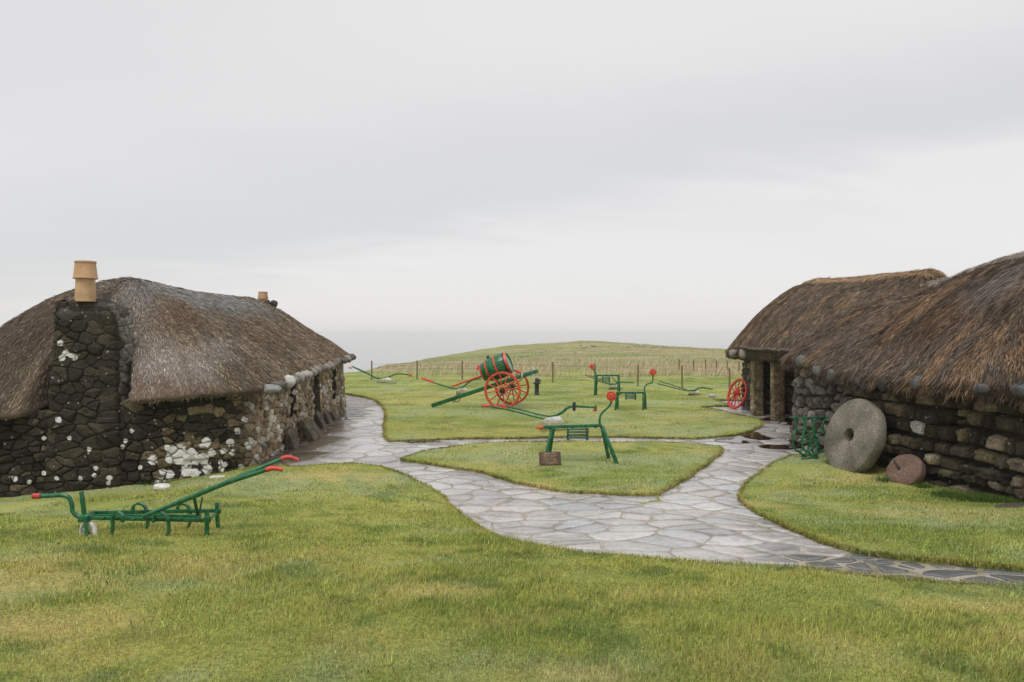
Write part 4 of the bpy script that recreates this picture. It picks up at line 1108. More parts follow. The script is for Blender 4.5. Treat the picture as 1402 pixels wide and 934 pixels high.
# ---- cultivator on the front lawn
b = on_ground(200, 733, LAWN)
cu = thing('horse_cultivator', b, 'green horse cultivator with curved tines, small white wheel and long red gripped handles', 'cultivator', 'painted farm implements')
mb = MB()
for pts, y in ((((119, 709), (289, 712.5)), (7.55, 7.75)), (((118, 707), (275, 707)), (7.72, 7.9)), (((124, 702.5), (301, 699)), (7.95, 8.25))):
    a_, e_ = at(*pts[0], y[0]), at(*pts[1], y[1]); mb.bar(a_, e_, .022, .042, bev=.004)
mb.bar(at(286, 711.5, 7.74), at(299, 699.5, 8.24), .03, .03); mb.bar(at(121, 709, 7.55), at(128, 702.5, 7.95), .05, .05); mb.bar(at(270, 711, 7.72), at(276, 700, 8.2), .025, .02); mb.bar(at(196, 710.5, 7.64), at(206, 700.5, 8.1), .025, .02)
for px, py, y in ((168.6, 712.5, 7.58), (211, 713, 7.64), (139, 709.5, 7.56), (181, 710.5, 7.6), (244, 711, 7.68)):
    mb.lathe([(.02, -.02), (.02, .02), (.012, .022), (.012, .035)], Matrix.Translation(at(px, py, y - .02)) @ frame_z((0, -1, 0)).to_4x4(), 6)
mb.build('frame', M['green'], cu)
for (pts, y) in [([(168.6, 712), (167, 705), (161, 702), (155.5, 705), (154, 712), (154.3, 722), (152, 732), (145.5, 739)], 7.53), ([(211, 713), (212, 705), (218, 702), (226, 705), (230, 713), (231, 725), (229.5, 732), (226, 738)], 7.6),
                 ([(182, 701), (183, 693), (190, 689.5), (198, 693), (201, 703), (202.5, 714), (200, 724), (192, 732)], 8.05), ([(243, 702), (244, 693.5), (251, 690), (258, 693.5), (260.5, 703), (260.5, 714), (257, 722), (250, 729)], 8.18)]:
    strap(A_(pts, y), .045, .02).build('tine', M['green'], cu)
for (pts, y) in [([(283, 698), (283.5, 714), (283.2, 734)], 7.70), ([(297.5, 688), (297.3, 703), (298.5, 723)], 8.22)]:
    m_ = strap(A_(pts, y), .04, .034, 3); m_.bar(at(pts[0][0] - 2.5, pts[0][1] + 12, y - .03), at(pts[0][0] + 4.5, pts[0][1] + 12, y - .03), .05, .05); m_.build('tine', M['green'], cu)
mb = MB(); mb.tube(A_([(55, 679), (67, 679), (84, 678), (94, 681), (98, 690), (99.5, 700), (106, 706.5), (117, 709.5), (124, 709.5)], 7.62), .023, 10, smooth=6); db = mb.build('draw_bar', M['green'], cu)
mb = MB(); mb.tube(A_([(45.5, 679.3), (56, 679.1)], 7.62), .03, 12); mb.build('red_tip', M['grip'], db)
mb = MB(); mb.bar(at(111.5, 673, 7.58), at(116.5, 712, 7.58), .028, .04); mb.bar(at(116.5, 708, 7.52), at(119, 737, 7.5), .022, .04); mb.box(at(117, 709, 7.56), (.1, .12, .07), None, .01); mb.build('wheel_post', M['green'], cu)
wheel(cu, at(121, 729, 7.57), (.45, 1, .0), .118, 5, M['white'], M['iron'], (.011, .02), (.022, .035), .008, dish=0)
for (pts, grip, y0, y1) in [([(196, 707), (250, 685), (310, 661), (366, 643)], [(365, 643.4), (371, 641.4), (378, 641.6), (387, 643.6)], 7.62, 7.5), ([(203, 705), (270, 678), (330, 652), (387, 628)], [(386, 628.2), (392, 626.2), (399, 626.6), (408.5, 630)], 7.9, 8.15)]:
    mb = MB(); mb.tube(A_(pts, (y0, y1)), [.018, .025, .027, .022], 10); h_ = mb.build('handle', M['green'], cu)
    mb = MB(); mb.tube(A_(grip, y1), [.027, .026, .023, .019], 10, smooth=5); mb.build('grip', M['grip'], h_)
mb = MB(); mb.bar(at(266, 682, 7.6), at(271, 706, 7.8), .03, .02); mb.bar(at(277, 680, 7.95), at(273, 704, 7.95), .018, .018); mb.bar(at(286, 671, 7.58), at(292, 670, 7.98), .02, .02); mb.build('brace', M['dkgreen'], cu)

# ---- barrel cart
b = on_ground(688, 560, LAWN)
cart = thing('barrel_cart', b, 'green two wheeled cart with red spoked wheels and a tilted barrel with red hoops', 'cart')
ax = Vector((.22, 1, 0)).normalized(); fw = Vector((-ax.y, ax.x, 0))           # fw: towards the shafts
c1 = Vector((at(688, 536, 23.4).x, 23.4, gz(-.3, 23.4) + LAWN + .60)); track = 1.42; c2 = c1 + ax * track; c2.z = gz(c2.x, c2.y) + LAWN + .60
for c in (c1, c2): wheel(cart, c, -ax, .60, 12, M['orange'], M['black'], (.036, .035), (.095, .17), .021)
mb = MB(); mb.tube([c1, c2], .035, 10); mb.build('axle', M['dkgreen'], cart)
mid = (c1 + c2) / 2; tip = at(591, 553, 24.1); tip.z = gz(tip.x, tip.y) + LAWN + .05
near0 = c1 + ax * .16
dirs = (c1 + Vector((0, 0, .27)) + ax * .16 - tip); dirs.normalize()
hub_up = near0 + Vector((0, 0, .26))
for k, off in ((0, .0), (1, track - .36)):
    a_ = tip + ax * off; e_ = hub_up + ax * off + (hub_up - tip).normalized() * .98
    if k == 1: a_ = a_ + (e_ - a_) * .46
    mb = MB(); mb.bar(a_, e_, .075, .13, bev=.015); sh = mb.build('shaft', M['green'], cart)
    mb = MB(); q = e_ - (e_ - a_).normalized() * .34; mb.bar(q + Vector((0, 0, -.085)), q + Vector((0, 0, .09)), .09, .03); mb.build('bracket', M['steel'], sh)
    mb = MB(); q = tip + ax * off + (hub_up - tip) * .33
    if k == 0:
        mb.tube([q + Vector((.05, -.05, .09)), q + Vector((0, -.06, -.1)), q + Vector((-.05, -.05, -.14)), q + Vector((-.08, -.05, .02))], .012, 6, smooth=4); mb.tube([q + Vector((.2, -.05, .05)), q + Vector((.12, -.06, -.12)), q + Vector((.02, -.05, -.1))], .012, 6, smooth=4)
        mb.build('hook', M['iron'], sh)
sd_ = (hub_up - tip).normalized()
mb = MB()
for d_ in (-.62, -.1, .42, .75):
    p = hub_up + sd_ * d_; mb.bar(p, p + ax * (track - .36), .07, .09)
mb.build('cross_bar', M['dkgreen'], cart)
# tow pole, painted red
mb = MB(); mb.tube(A_([(619, 529), (640, 521.5), (660, 515)], (24.6, 24.3)), [.03, .036, .04], 10); mb.build('pole', M['orange'], cart)
# barrel
B0 = hub_up + ax * (track - .36) * .5 + sd_ * -.30
up_ = Vector((0, 0, 1)); ba = Vector((sd_.x, sd_.y, sd_.z + .06)).normalized(); nrm_ = (up_ - ba * up_.dot(ba)).normalized()
bcen = at(679, 503.5, 24.0)
T = Matrix.Translation(bcen) @ Matrix((ax * -1, nrm_, ba)).transposed().to_4x4()
hL = .50
def br(t): return .30 + .105 * (1 - (t / hL) ** 2) + .035 * (t / hL)
ts_ = np.linspace(-hL, hL, 17)
mb = MB(); nst = 26; n = nst * 4; prof = []; vs = []; fs = []
for t in ts_:
    for k in range(n):
        a = 2 * math.pi * k / n; r_ = br(t) - (.006 if k % 4 == 0 else 0); vs.append(T @ Vector((r_ * math.cos(a), r_ * math.sin(a), t)))
for i in range(len(ts_) - 1):
    for k in range(n): fs.append((i * n + k, i * n + (k + 1) % n, (i + 1) * n + (k + 1) % n, (i + 1) * n + k))
mb.add(vs, fs); mb.lathe([(br(-hL), -hL), (br(-hL) - .03, -hL), (br(-hL) - .03, -hL + .05), (.01, -hL + .05)], T, 40, False); mb.lathe([(br(hL), hL), (br(hL) - .03, hL), (br(hL) - .03, hL - .05)], T, 40, False)
brl = mb.build('barrel', M['green'], cart)
def hoop(t0, t1, mat, nm='hoop'):
    mb = MB(); q = [(br(t) + .008, t) for t in np.linspace(t0, t1, 4)]; mb.lathe([(q[0][0] - .01, t0)] + q + [(q[-1][0] - .01, t1)], T, 64, False); mb.build(nm, mat, brl)
hoop(-hL + .005, -hL + .06, M['orange']); hoop(-.27, -.215, M['orange']); hoop(.06, .115, M['orange']); hoop(hL - .13, hL - .075, M['black']); hoop(hL - .07, hL - .01, M['orange'])
mb = MB(); mb.lathe([(br(hL) - .031, hL - .052), (br(hL) - .031, hL - .04), (.005, hL - .035)], T, 40, False); mb.build('head', M['barrel_end'], brl)
mb = MB(); mb.lathe([(.05, .36), (.055, .44), (.03, .46), (.0001, .46)], T @ Matrix.Translation((0, 0, -.12)) @ frame_z((0, 1, 0)).to_4x4(), 16, False); mb.build('bung', M['black'], brl)
mb = MB(); q = T @ Vector((0, .22, -hL)); mb.tube([q, q - ba * .09, q - ba * .11 + Vector((0, 0, -.05))], .03, 8); mb.bar(q - ba * .06 + Vector((0, 0, .02)), q - ba * .06 + Vector((0, 0, .09)), .03, .03); mb.build('tap', M['orange'], brl)

# ---- ploughs
def plough(b, y, label, handles, beam, board, share=None, extras=(), hr=.022, group='painted farm implements'):
    t = thing('plough', b, label, 'plough', group)
    mb = MB(); mb.tube(A_(beam, (y + .12, y)), [hr * 1.3, hr * 1.7, hr * 1.5, hr * 1.2], 8, smooth=5, flat=.8); bm_ = mb.build('beam', M['green'], t)
    for k, (pts, g, dy0, dy1) in enumerate(handles):
        mb = MB(); mb.tube(A_(pts, (y + dy0, y + dy1)), hr, 8, smooth=4); h_ = mb.build('handle', M['green'], t)
        if g:
            mb = MB(); mb.tube(A_(g, y + dy0), hr * 1.45, 8); mb.build('grip', M['grip'], h_)
    # mouldboard: a twisted plate
    top, bot = board; nu = 14; V = []; Fc = []
    for i in range(nu):
        f = i / (nu - 1)
        a_ = np.array([np.interp(f, np.linspace(0, 1, len(top)), [p[0] for p in top]), np.interp(f, np.linspace(0, 1, len(top)), [p[1] for p in top])]); e_ = np.array([np.interp(f, np.linspace(0, 1, len(bot)), [p[0] for p in bot]), np.interp(f, np.linspace(0, 1, len(bot)), [p[1] for p in bot])])
        for j in range(7):
            g = j / 6; p = a_ * (1 - g) + e_ * g; dy = (-.16 * (1 - f) * (1 - g) - .05 * math.sin(g * math.pi) + .10 * f * g)
            V.append(at(p[0], p[1], y + dy))
    n0 = len(V); V2 = [v + Vector((.0, .018, 0)) for v in V]
    for i in range(nu - 1):
        for j in range(6): q = i * 7 + j; Fc.append((q, q + 7, q + 8, q + 1)); Fc.append((n0 + q + 1, n0 + q + 8, n0 + q + 7, n0 + q))
    rim_ = [i * 7 for i in range(nu)] + [(nu - 1) * 7 + j for j in range(1, 7)] + [i * 7 + 6 for i in range(nu - 2, -1, -1)] + [j for j in range(5, 0, -1)]
    for a_, e_ in zip(rim_, rim_[1:] + rim_[:1]): Fc.append((a_, e_, n0 + e_, n0 + a_))
    mb = MB(); mb.add(V + V2, Fc); mb.build('mouldboard', M['steel'], t)
    # sole running along the ground under the mouldboard
    bl, brt = bot[0], bot[-1]; mb = MB(); mb.bar(at(bl[0] + 2, bl[1] - .5, y + .14), at(brt[0] - 2, brt[1] - .5, y + .14), .05, .05)
    mb.bar(at((top[0][0] + top[-1][0]) / 2, top[0][1], y + .1), at((bl[0] + brt[0]) / 2, bl[1] - .5, y + .14), .05, .035); mb.build('sole', M['dkgreen'], t)
    if share:
        mb = MB(); mb.tube(A_(share, y - .02), [.008, .028], 8); mb.build('share', M['grip'], t)
    for (kind, pts, r_, mat) in extras:
        mb = MB()
        if kind == 'tube': mb.tube(A_(pts, y), r_, 8)
        elif kind == 'box': mb.box(at(*pts, y), r_, None, .01)
        elif kind == 'rungs':
            for (p, q, ya, yb) in pts: mb.tube([at(*p, y + ya), at(*q, y + yb)], r_, 6)
        elif kind == 'ball': mb.lathe([(.001, -r_), (r_ * .7, -r_ * .7), (r_, 0), (r_ * .7, r_ * .7), (.001, r_)], Matrix.Translation(at(*pts, y)), 14, False)
        mb.build(mat[1], M[mat[0]], t)
    return t
y3 = 18.6; b = on_ground(757, 590, LAWN)
plough(b, b.y, 'green plough with silver mouldboard, behind the front bench frame', [
    ([(668, 555.7), (690, 560), (710, 564.7), (740, 572.6), (756, 575)], [(659, 555.5), (671, 556)], -.25, -.02), ([(690, 555.5), (716, 562), (735, 567), (752, 570), (764, 569.5)], [(683, 554.3), (692, 556)], .5, .1)],
    [(752, 570.5), (761, 569), (770, 564.5), (777, 558.6), (786, 556.4), (802, 557.2), (816, 558)],
    ([(740.5, 577), (747, 573), (755, 571), (767, 569.5)], [(737, 587.5), (750, 588.5), (765, 588.5), (777.5, 587)]), None,
    [('rungs', [((712, 564.9), (716, 562.2), -.15, .35)], .012, ('green', 'rung')), ('rungs', [((740, 572), (742, 568.5), -.02, .2)], .012, ('green', 'rung')), ('rungs', [((697, 561.5), (702, 558.6), -.2, .45)], .012, ('green', 'rung')), ('box', (786, 556.4), (.075, .09, .21), ('black', 'clamp')), ('tube', [(786, 548), (786, 560), (785.5, 571)], .013, ('steel', 'coulter')),
     ('box', (815.5, 557.5), (.045, .1, .12), ('green', 'hitch')), ('tube', [(812, 561.3), (817, 561.8)], .03, ('grip', 'swingle_hook'))], .021)
b = on_ground(528, 526, LAWN)
plough(b, b.y, 'green plough with a long pale mouldboard at the left end of the fence', [
    ([(482, 502), (494, 508), (505, 513), (514, 517.5), (524, 518)], [(477, 503.4), (482, 504.2)], -.3, 0), ([(481, 501), (495, 507), (507, 512.6), (516, 517), (526, 518)], None, .5, .15)],
    [(512, 517), (520, 518.6), (530, 517), (536, 514.6), (541, 512.4), (549, 511.9), (556, 512.9), (561, 513.7)],
    ([(517, 519.5), (523, 518.4), (528, 517.6), (532, 517)], [(515, 524), (523, 524.8), (532, 525), (544, 525)]), None, [('ball', (562, 513.8), .075, ('orange', 'knob'))], .022)
b = on_ground(630, 541, LAWN)
plough(b, b.y, 'green plough half hidden behind the shaft of the barrel cart', [
    ([(592, 523.6), (605, 528), (617, 531.6), (628, 532.6)], [(577, 518), (593, 524)], -.2, 0), ([(594, 524), (606, 527.5), (618, 530.8), (629, 532)], [(580, 518), (594, 523)], .45, .12)],
    [(622, 532), (630, 531.5), (637, 527.5), (643, 522.5), (650, 520), (660, 518.6)],
    ([(625, 533), (631, 531.5), (635, 531), (638, 531.6)], [(624, 540), (630, 540.6), (637, 541), (642, 540.5)]), None, [], .020)
b = on_ground(843, 533, LAWN)
plough(b, b.y, 'green plough seen through the legs of the furthest bench frame', [
    ([(807, 515.5), (818, 520.5), (828, 524.5), (838, 526.5)], [(801, 513), (808, 516)], -.2, 0), ([(808, 514), (820, 519), (830, 523.6), (840, 526)], None, .5, .15)],
    [(834, 526.5), (842, 526), (847, 524.4), (851, 523.3), (859, 523.3), (868, 524.3)],
    ([(836, 528.5), (841, 527.5), (845, 527), (848, 527.4)], [(832, 532.5), (840, 533), (848, 533.2), (855, 533.2)]), None, [], .020)
b = on_ground(951, 541, LAWN)
plough(b, b.y, 'green plough lying by the fence near the red wheel', [
    ([(903, 521.8), (915, 525.6), (928, 530), (940, 533.6)], None, .45, .1), ([(900, 525.5), (915, 529), (930, 533), (944, 535.5)], None, -.2, 0)],
    [(936, 534), (943, 535), (951, 534.6), (956, 532), (961, 530.8), (968, 531.6), (976, 533.4)],
    ([(944, 537), (949, 536), (953, 535.5), (957, 536)], [(941, 541), (948, 541.4), (955, 541.6), (962, 541.4)]), None, [], .02)

# ---- bench frames with an orange disc on a bent rod
def bench(b, label, top, legs, box, arm, disc, th=.065, tip=None, depth=.34, brace=()):
    y = b.y; t = thing('bench_frame', b, label, 'bench frame', 'green bench frames with orange discs')
    mb = MB()
    for dy in (-depth / 2, depth / 2): mb.bar(at(*top[0], y + dy), at(*top[1], y + dy), .055, th, bev=.008)
    for f in (.12, .5, .88):
        p = at(*top[0], y).lerp(at(*top[1], y), f); mb.bar(p + Vector((0, -depth / 2, 0)), p + Vector((0, depth / 2, 0)), .05, .05)
    mb.build('top_rail', M['green'], t)
    for (p, q, dya, dyb) in legs:
        a_ = at(*p, y + dya); e_ = at(*q, y + dyb); e_.z = gz(e_.x, e_.y) + .03
        mb = MB(); mb.bar(a_, e_, .06, .05, bev=.006); mb.build('leg', M['green'], t)
    x0, x1, y0, y1, ns = box; mb = MB(); dy = -depth / 2 - .045
    for x in (x0 + 1, x1 - 1): mb.bar(at(x, y0, y + dy), at(x, y1, y + dy), .045, .035, up=Vector((0, 1, 0)))
    for k in range(ns):
        v = y0 + (y1 - y0) * (k + .45) / (ns + .3); a_ = at(x0 + .6, v, y + dy - .02); e_ = at(x1 - .6, v, y + dy - .02); L_ = (y1 - y0) / ns * y / F
        mb.box((a_ + e_) / 2, ((e_ - a_).length, .018, L_ * .62), Matrix.Rotation(R(-24), 3, 'X'), .003)
    mb.build('slatted_box', M['dkgreen'], t)
    mb = MB(); mb.tube(A_(arm, y), .021, 8, smooth=6); am = mb.build('arm', M['green'], t)
    c = at(*disc[:2], y - .03); r_ = disc[2] * y / F
    Td = Matrix.Translation(c) @ frame_z(Vector((-c.x * .05 - .12, -1, .12))).to_4x4()
    mb = MB(); mb.lathe([(.001, -.03), (r_ * .8, -.03), (r_, -.015), (r_, .005), (r_ * .95, .016), (r_ * .84, .018), (r_ * .78, .002), (r_ * .68, .002), (r_ * .62, .016), (r_ * .32, .022), (r_ * .28, .012), (.001, .012)], Td, 36, False)
    for k in range(16):
        a = k / 16 * 2 * math.pi; d = Vector((math.cos(a), math.sin(a), 0)); mb.tube([Td @ (d * r_ * .66 + Vector((0, 0, .003))), Td @ (d * r_ * .8 + Vector((0, 0, .006)))], .004, 5)
    mb.build('disc', M['orange'], am)
    for (p, q) in brace:
        mb = MB(); mb.bar(at(*p, y), at(*q, y), .04, .03); mb.build('brace', M['dkgreen'], t)
    if tip:
        mb = MB(); mb.tube(A_(tip, y - depth / 2), [.01, .03, .032], 8); mb.build('tip', M['orange'], t)
    return t
b = on_ground(792, 630, LAWN)
bench(b, 'largest and nearest green bench frame with orange disc, behind the small sign', ((743, 584.6), (824, 582.5)), [((756, 587), (744.5, 623), -.17, -.36), ((757.5, 587), (751, 624), .17, .3), ((824.5, 584), (845, 633), -.17, -.42), ((824, 584), (833.5, 628), .17, .24)],
      (776.6, 805, 586, 602.5, 4), [(821.3, 582), (821.3, 572), (824, 566), (830, 560), (835, 555), (837.2, 549)], (837, 542.5, 6.9), .06, [(733.5, 586.2), (739, 585.3), (744, 584.8)])
mbx = MB(); mbx.tube([at(834, 621.5, b.y - .3), at(842, 621, b.y - .36)], .014, 6); mbx.build('stretcher', M['green'], bpy.data.objects['bench_frame'])
b = on_ground(863, 561, LAWN)
bench(b, 'middle sized green bench frame with orange disc on a bent rod above its far end', ((843.6, 537.6), (884, 537.6)), [((844.5, 539), (842.5, 562), -.17, -.2), ((846, 539), (846, 559), .17, .2), ((881, 539), (880.6, 561), -.17, -.2), ((883, 539), (884, 559.5), .17, .2)],
      (856, 871, 538.5, 547.5, 5), [(882.6, 537), (882.6, 530.5), (886, 526.3), (892, 524.3), (893.8, 520), (894, 514)], (894, 509.6, 4.6), .06)
b = on_ground(831, 541, LAWN)
bench(b, 'furthest green bench frame, orange disc at its end away from the red wheel', ((815, 514), (848, 514)), [((815.5, 515), (814, 542), -.17, -.2), ((817, 515), (816.4, 539.5), .17, .2), ((846.5, 515), (846.2, 541), -.17, -.2), ((847.4, 515), (848.4, 539.5), .17, .2)],
      (824, 835.4, 515.5, 523.8, 4), [(816, 514), (815.4, 510.5), (813, 507), (811, 504)], (810.2, 502, 3.5), .06, None, .34, [((837, 516), (846, 525)), ((818, 524), (826, 516))])

# ---- sign
p = on_ground(753, 637, LAWN)
sg = thing('information_sign', p, 'small dark brown sign with tan lettering in the grass before the bench frame', 'sign')
rot = Matrix.Rotation(R(-22), 3, 'X') @ Matrix.Rotation(R(-1.5), 3, 'Y'); c = at(753, 627.8, p.y - .02)
mb = MB(); mb.box(c, (.40, .022, .245), rot, .005); bo = mb.build('board', M['board'], sg)
mb = MB(); mb.bar(Vector((c.x, c.y + .05, p.z - .1)), c + Vector((0, .02, .02)), .04, .04); mb.build('stake', M['wood'], sg)
mb = MB(); lr = random.Random(3)      # the worn lettering: rows of small strokes in tan
for k, (z, h, x0, x1) in enumerate([(.088, .030, -.115, .115), (.050, .017, -.14, .14), (.025, .015, -.115, .125), (.0, .015, -.11, .10), (-.026, .015, -.13, .12), (-.052, .015, -.145, .13), (-.08, .015, -.145, .135), (-.103, .013, -.09, .09)]):
    x = x0; gap_at = x0 + (x1 - x0) * .56
    while x < x1:
        w_ = h * lr.uniform(.35, .62)
        if (k == 0 and abs(x - gap_at) < .012) or (k > 0 and lr.random() < .15): x += h * .6; continue
        o_ = lambda dx, dz, sx, sz: mb.box(c + rot @ Vector((x + dx, -.0135, z + dz)), (sx, .004, sz), rot)
        o_(0, 0, h * .17, h * (1 if lr.random() < .4 else .7))
        if lr.random() < .8: o_(w_ * .4, h * .28 * lr.choice((-1, 1)), w_ * .7, h * .17)
        if lr.random() < .6: o_(w_ * .8, -h * .1, h * .17, h * .6)
        x += w_ + h * .28
mb.build('lettering', M['letters'], bo)

# ---- hand pump
p = on_ground(735, 541, LAWN); y = p.y
pu = thing('hand_pump', p, 'black iron pump post with a pale upright handle behind the cart', 'pump')
mb = MB(); s_ = y / F; T = Matrix.Translation(p)
mb.lathe([(.10, -.02), (.10, .03), (.085, .05), (.085, 15 * s_), (.15, 15.3 * s_), (.15, 16.5 * s_), (.10, 17.5 * s_), (.085, 21 * s_), (.06, 23 * s_), (.001, 23.6 * s_)], T, 20); bd = mb.build('body', M['black'], pu)
mb = MB(); mb.tube([at(732, 523, y - .1), at(730.8, 512, y - .1), at(730, 501.5, y - .1)], [.02, .022, .035], 8); mb.build('handle', M['white'], bd)
mb = MB(); mb.tube([at(736, 520, y - .1), at(739, 520, y - .12), at(740, 523, y - .12)], .03, 8, smooth=3); mb.build('spout', M['black'], bd)

# ---- red wheel leaning on the wall
q = on_ground(1004, 560)
lean = R(18); axd = Vector((-math.cos(lean), -.28, math.sin(lean))).normalized()
rw = thing('cart_wheel', q, 'bright red spoked cart wheel leaning on the stone wall by the pillars', 'wheel')
upw = (Vector((0, 0, 1)) - axd * axd.z).normalized()
wc = q + upw * .50 + Vector((.0, .0, .02))
T = Matrix.Translation(wc) @ frame_z(axd).to_4x4()
mb = MB(); mb.torus(T, .475, .04, .03, 56); mb.build('rim', M['red'], rw)
mb = MB()
for k in range(12):
    a = 2 * math.pi * (k + .2) / 12; d = Vector((math.cos(a), math.sin(a), 0)); mb.tube([T @ (d * .05 + Vector((0, 0, .04))), T @ (d * .45)], [.026, .019], 8)
mb.build('spokes', M['red'], rw)
mb = MB(); mb.lathe([(.05, -.1), (.075, -.06), (.09, 0), (.085, .05), (.06, .12), (.05, .14), (.03, .14), (.03, .1)], T, 24); mb.build('hub', M['red'], rw)

# ---- millstones
def disc_stone(name, c, nrm, Rr, th, mat, label, hole=None, slot=False, seed=1, wob=.012, cat='millstone'):
    T = Matrix.Translation(c) @ frame_z(nrm).to_4x4(); n = 72; prof = []
    rad = [hole * .98, hole, hole * 1.06, Rr * .45, Rr * .7, Rr * .9, Rr * .975, Rr, Rr, Rr * .97, Rr * .6, hole] if hole else [.001, Rr * .15, Rr * .3, Rr * .45, Rr * .7, Rr * .9, Rr * .975, Rr, Rr, Rr * .97, Rr * .6, .001]
    hs = [-th * .5, -.03, 0, .008, .006, -.004, -.025, -.06, -th + .05, -th, -th, -th]
    if not hole: hs[0] = hs[1] = hs[2] = .008
    vs = []; fs = []
    for r_, h in zip(rad, hs):
        for k in range(n):
            a = 2 * math.pi * k / n; x, y = math.cos(a), math.sin(a)
            rr = r_ * (1 + (float(fbm(x * 1.5 + seed, y * 1.5, seed, 3)) - .5) * wob * 4 * (1 if r_ > Rr * .9 else .2)); hh = h + (float(fbm(x * r_ * 5 + seed, y * r_ * 5, seed + 2, 3)) - .5) * wob * 2
            if not hole and r_ < .01: rr = r_; hh = h
            vs.append(T @ Vector((rr * x, rr * y, hh)))
    m = len(rad)
    for i in range(m - 1):
        for k in range(n): fs.append((i * n + k, i * n + (k + 1) % n, (i + 1) * n + (k + 1) % n, (i + 1) * n + k))
    if hole:
        i = m - 1
        for k in range(n): fs.append((i * n + k, i * n + (k + 1) % n, (k + 1) % n, k))
    mb = MB(); mb.add(vs, fs); o = mb.build(name, mat, None, origin=c); tag(o, label, cat)
    if slot:
        mb = MB(); X = T.to_3x3() @ Vector((1, 0, 0)); Y = T.to_3x3() @ Vector((0, 1, 0)); Z = T.to_3x3() @ Vector((0, 0, 1)); d = slot[0]; dd = (X * d[0] + Y * d[1]).normalized(); s0 = c + X * slot[1][0] + Y * slot[1][1] + Z * .012
        mb.bar(s0 - dd * slot[2] / 2, s0 + dd * slot[2] / 2, .03, .05, up=Z, bev=.004); mb.build('iron_bar', M['iron'], o)
    return o
mn = Vector((-.94, -.18, .30)).normalized(); mu = (Vector((0, 0, 1)) - mn * mn.z).normalized()
mg = on_ground(1145, 646, 0)
disc_stone('millstone', mg + mu * .70 + Vector((.03, 0, -.02)), mn, .70, .22, M['millstone'], 'great pale round millstone with a centre hole leaning on the cottage wall', .125, False, 5, .017)
sn = Vector((-.74, -.30, .60)).normalized(); su = (Vector((0, 0, 1)) - sn * sn.z).normalized()
sgp = on_ground(1222, 665, 0)
disc_stone('grindstone', sgp + su * .315 + Vector((.02, 0, .0)), sn, .315, .15, M['redstone'], 'small reddish brown grindstone with an iron bar, tilted beside the big millstone', None, ((.75, -.6), (-.12, .06), .22), 15, .022, 'grindstone')

# ---- green wrought iron scroll frames by the millstone
q = on_ground(1107, 632, 0); y = q.y
ir = thing('iron_scroll_frame', q, 'tangle of ornate green cast iron scroll legs standing left of the millstone', 'iron frame')
def scroll(dx, dyy, s=1.0, flip=1, seed=0):
    mb = MB(); P = lambda pts: [at(1107 + (dx + flip * p[0]) , p[1], y + dyy) for p in pts]
    mb.tube(P([(-12, 572), (-8, 579), (-8, 588), (-11, 597), (-12, 607), (-9, 616), (-3, 618), (1, 613), (0, 606), (-4, 604)]), .019, 8, smooth=5)
    mb.tube(P([(8, 572), (4, 580), (3, 590), (6, 600), (9, 609), (7, 618), (1, 625), (-6, 629), (-11, 628)]), .019, 8, smooth=5)
    mb.tube(P([(-8, 586), (-3, 592), (3, 590), (6, 585)]), .016, 8, smooth=4)
    mb.tube(P([(-6, 617), (0, 622), (6, 626), (11, 630)]), .02, 8, smooth=4)
    mb.tube(P([(1, 600), (5, 596), (9, 600), (8, 606), (4, 607)]), .014, 8, smooth=4)
    mb.bar(P([(-16, 571.5)])[0], P([(12, 571.5)])[0], .04, .025); mb.bar(P([(-13, 629)])[0], P([(-5, 629)])[0], .05, .04); mb.bar(P([(6, 631)])[0], P([(14, 631)])[0], .05, .04)
    return mb.build('scroll_leg', M['green'], ir)
scroll(-9, .25, flip=1); scroll(3, -.02, flip=1); scroll(12, .12, flip=-1)
for q_ in ((at(1090, 600, y + .25), at(1122, 600, y + .12)), (at(1098, 622, y + .25), at(1112, 624, y - .02))):
    mb = MB(); mb.bar(*q_, .025, .025); mb.build('stretcher', M['dkgreen'], ir)

# ---- stone slabs leaning along the left cottage
def slab(px, py, w, h, th, lean, yaw, label, seed):
    q = on_ground(px, py, 0.0); r = random.Random(seed); bm = bmesh.new()
    n = 10; out = []
    for k in range(40):
        a = k / 40 * 2 * math.pi; cx_, sy_ = math.cos(a), math.sin(a); e = .38
        xx = w / 2 * math.copysign(abs(cx_) ** e, cx_); zz = h / 2 + h / 2 * math.copysign(abs(sy_) ** e, sy_)
        j = 1 + (float(fbm(cx_ * 1.3 + seed, sy_ * 1.3, seed, 3)) - .5) * .22; out.append((xx * j, zz * j))
    mb = MB(); vs = []; fs = []; m = len(out); lay = [(-th / 2, .94), (-th / 2 + .015, 1), (th / 2 - .015, 1), (th / 2, .94)]
    Rm = Matrix.Rotation(yaw, 3, 'Z') @ Matrix.Rotation(-lean, 3, 'X')
    cz = h / 2
    for (d, s) in lay:
        for (a, b_) in out: vs.append(q + Vector((0, 0, -.03)) + Rm @ Vector((a * s, d, cz + (b_ - cz) * s)))
    for i in range(3):
        for k in range(m): fs.append((i * m + k, i * m + (k + 1) % m, (i + 1) * m + (k + 1) % m, (i + 1) * m + k))
    for i in (0, 3):
        c0 = len(vs); vs.append(q + Vector((0, 0, -.03)) + Rm @ Vector((0, lay[i][0], cz)))
        for k in range(m): fs.append((i * m + k, i * m + (k + 1) % m, c0))
    mb.add(vs, fs); tag(mb.build('stone_slab', M['slate'], None, origin=q), label, 'stone slab', 'stone slabs leaning along the cottage wall')
slab(404, 614.5, .30, .52, .15, R(24), R(84), 'nearest of the leaning slabs, a short thick tan edged stone', 3)
slab(431, 603, .34, .58, .15, R(32), R(84), 'broad dark grey slab leaning against the cottage wall, second along the path', 5)
slab(441, 598.5, .32, .56, .07, R(36), R(86), 'thin brown edged slab close behind the broad dark grey slab', 8)
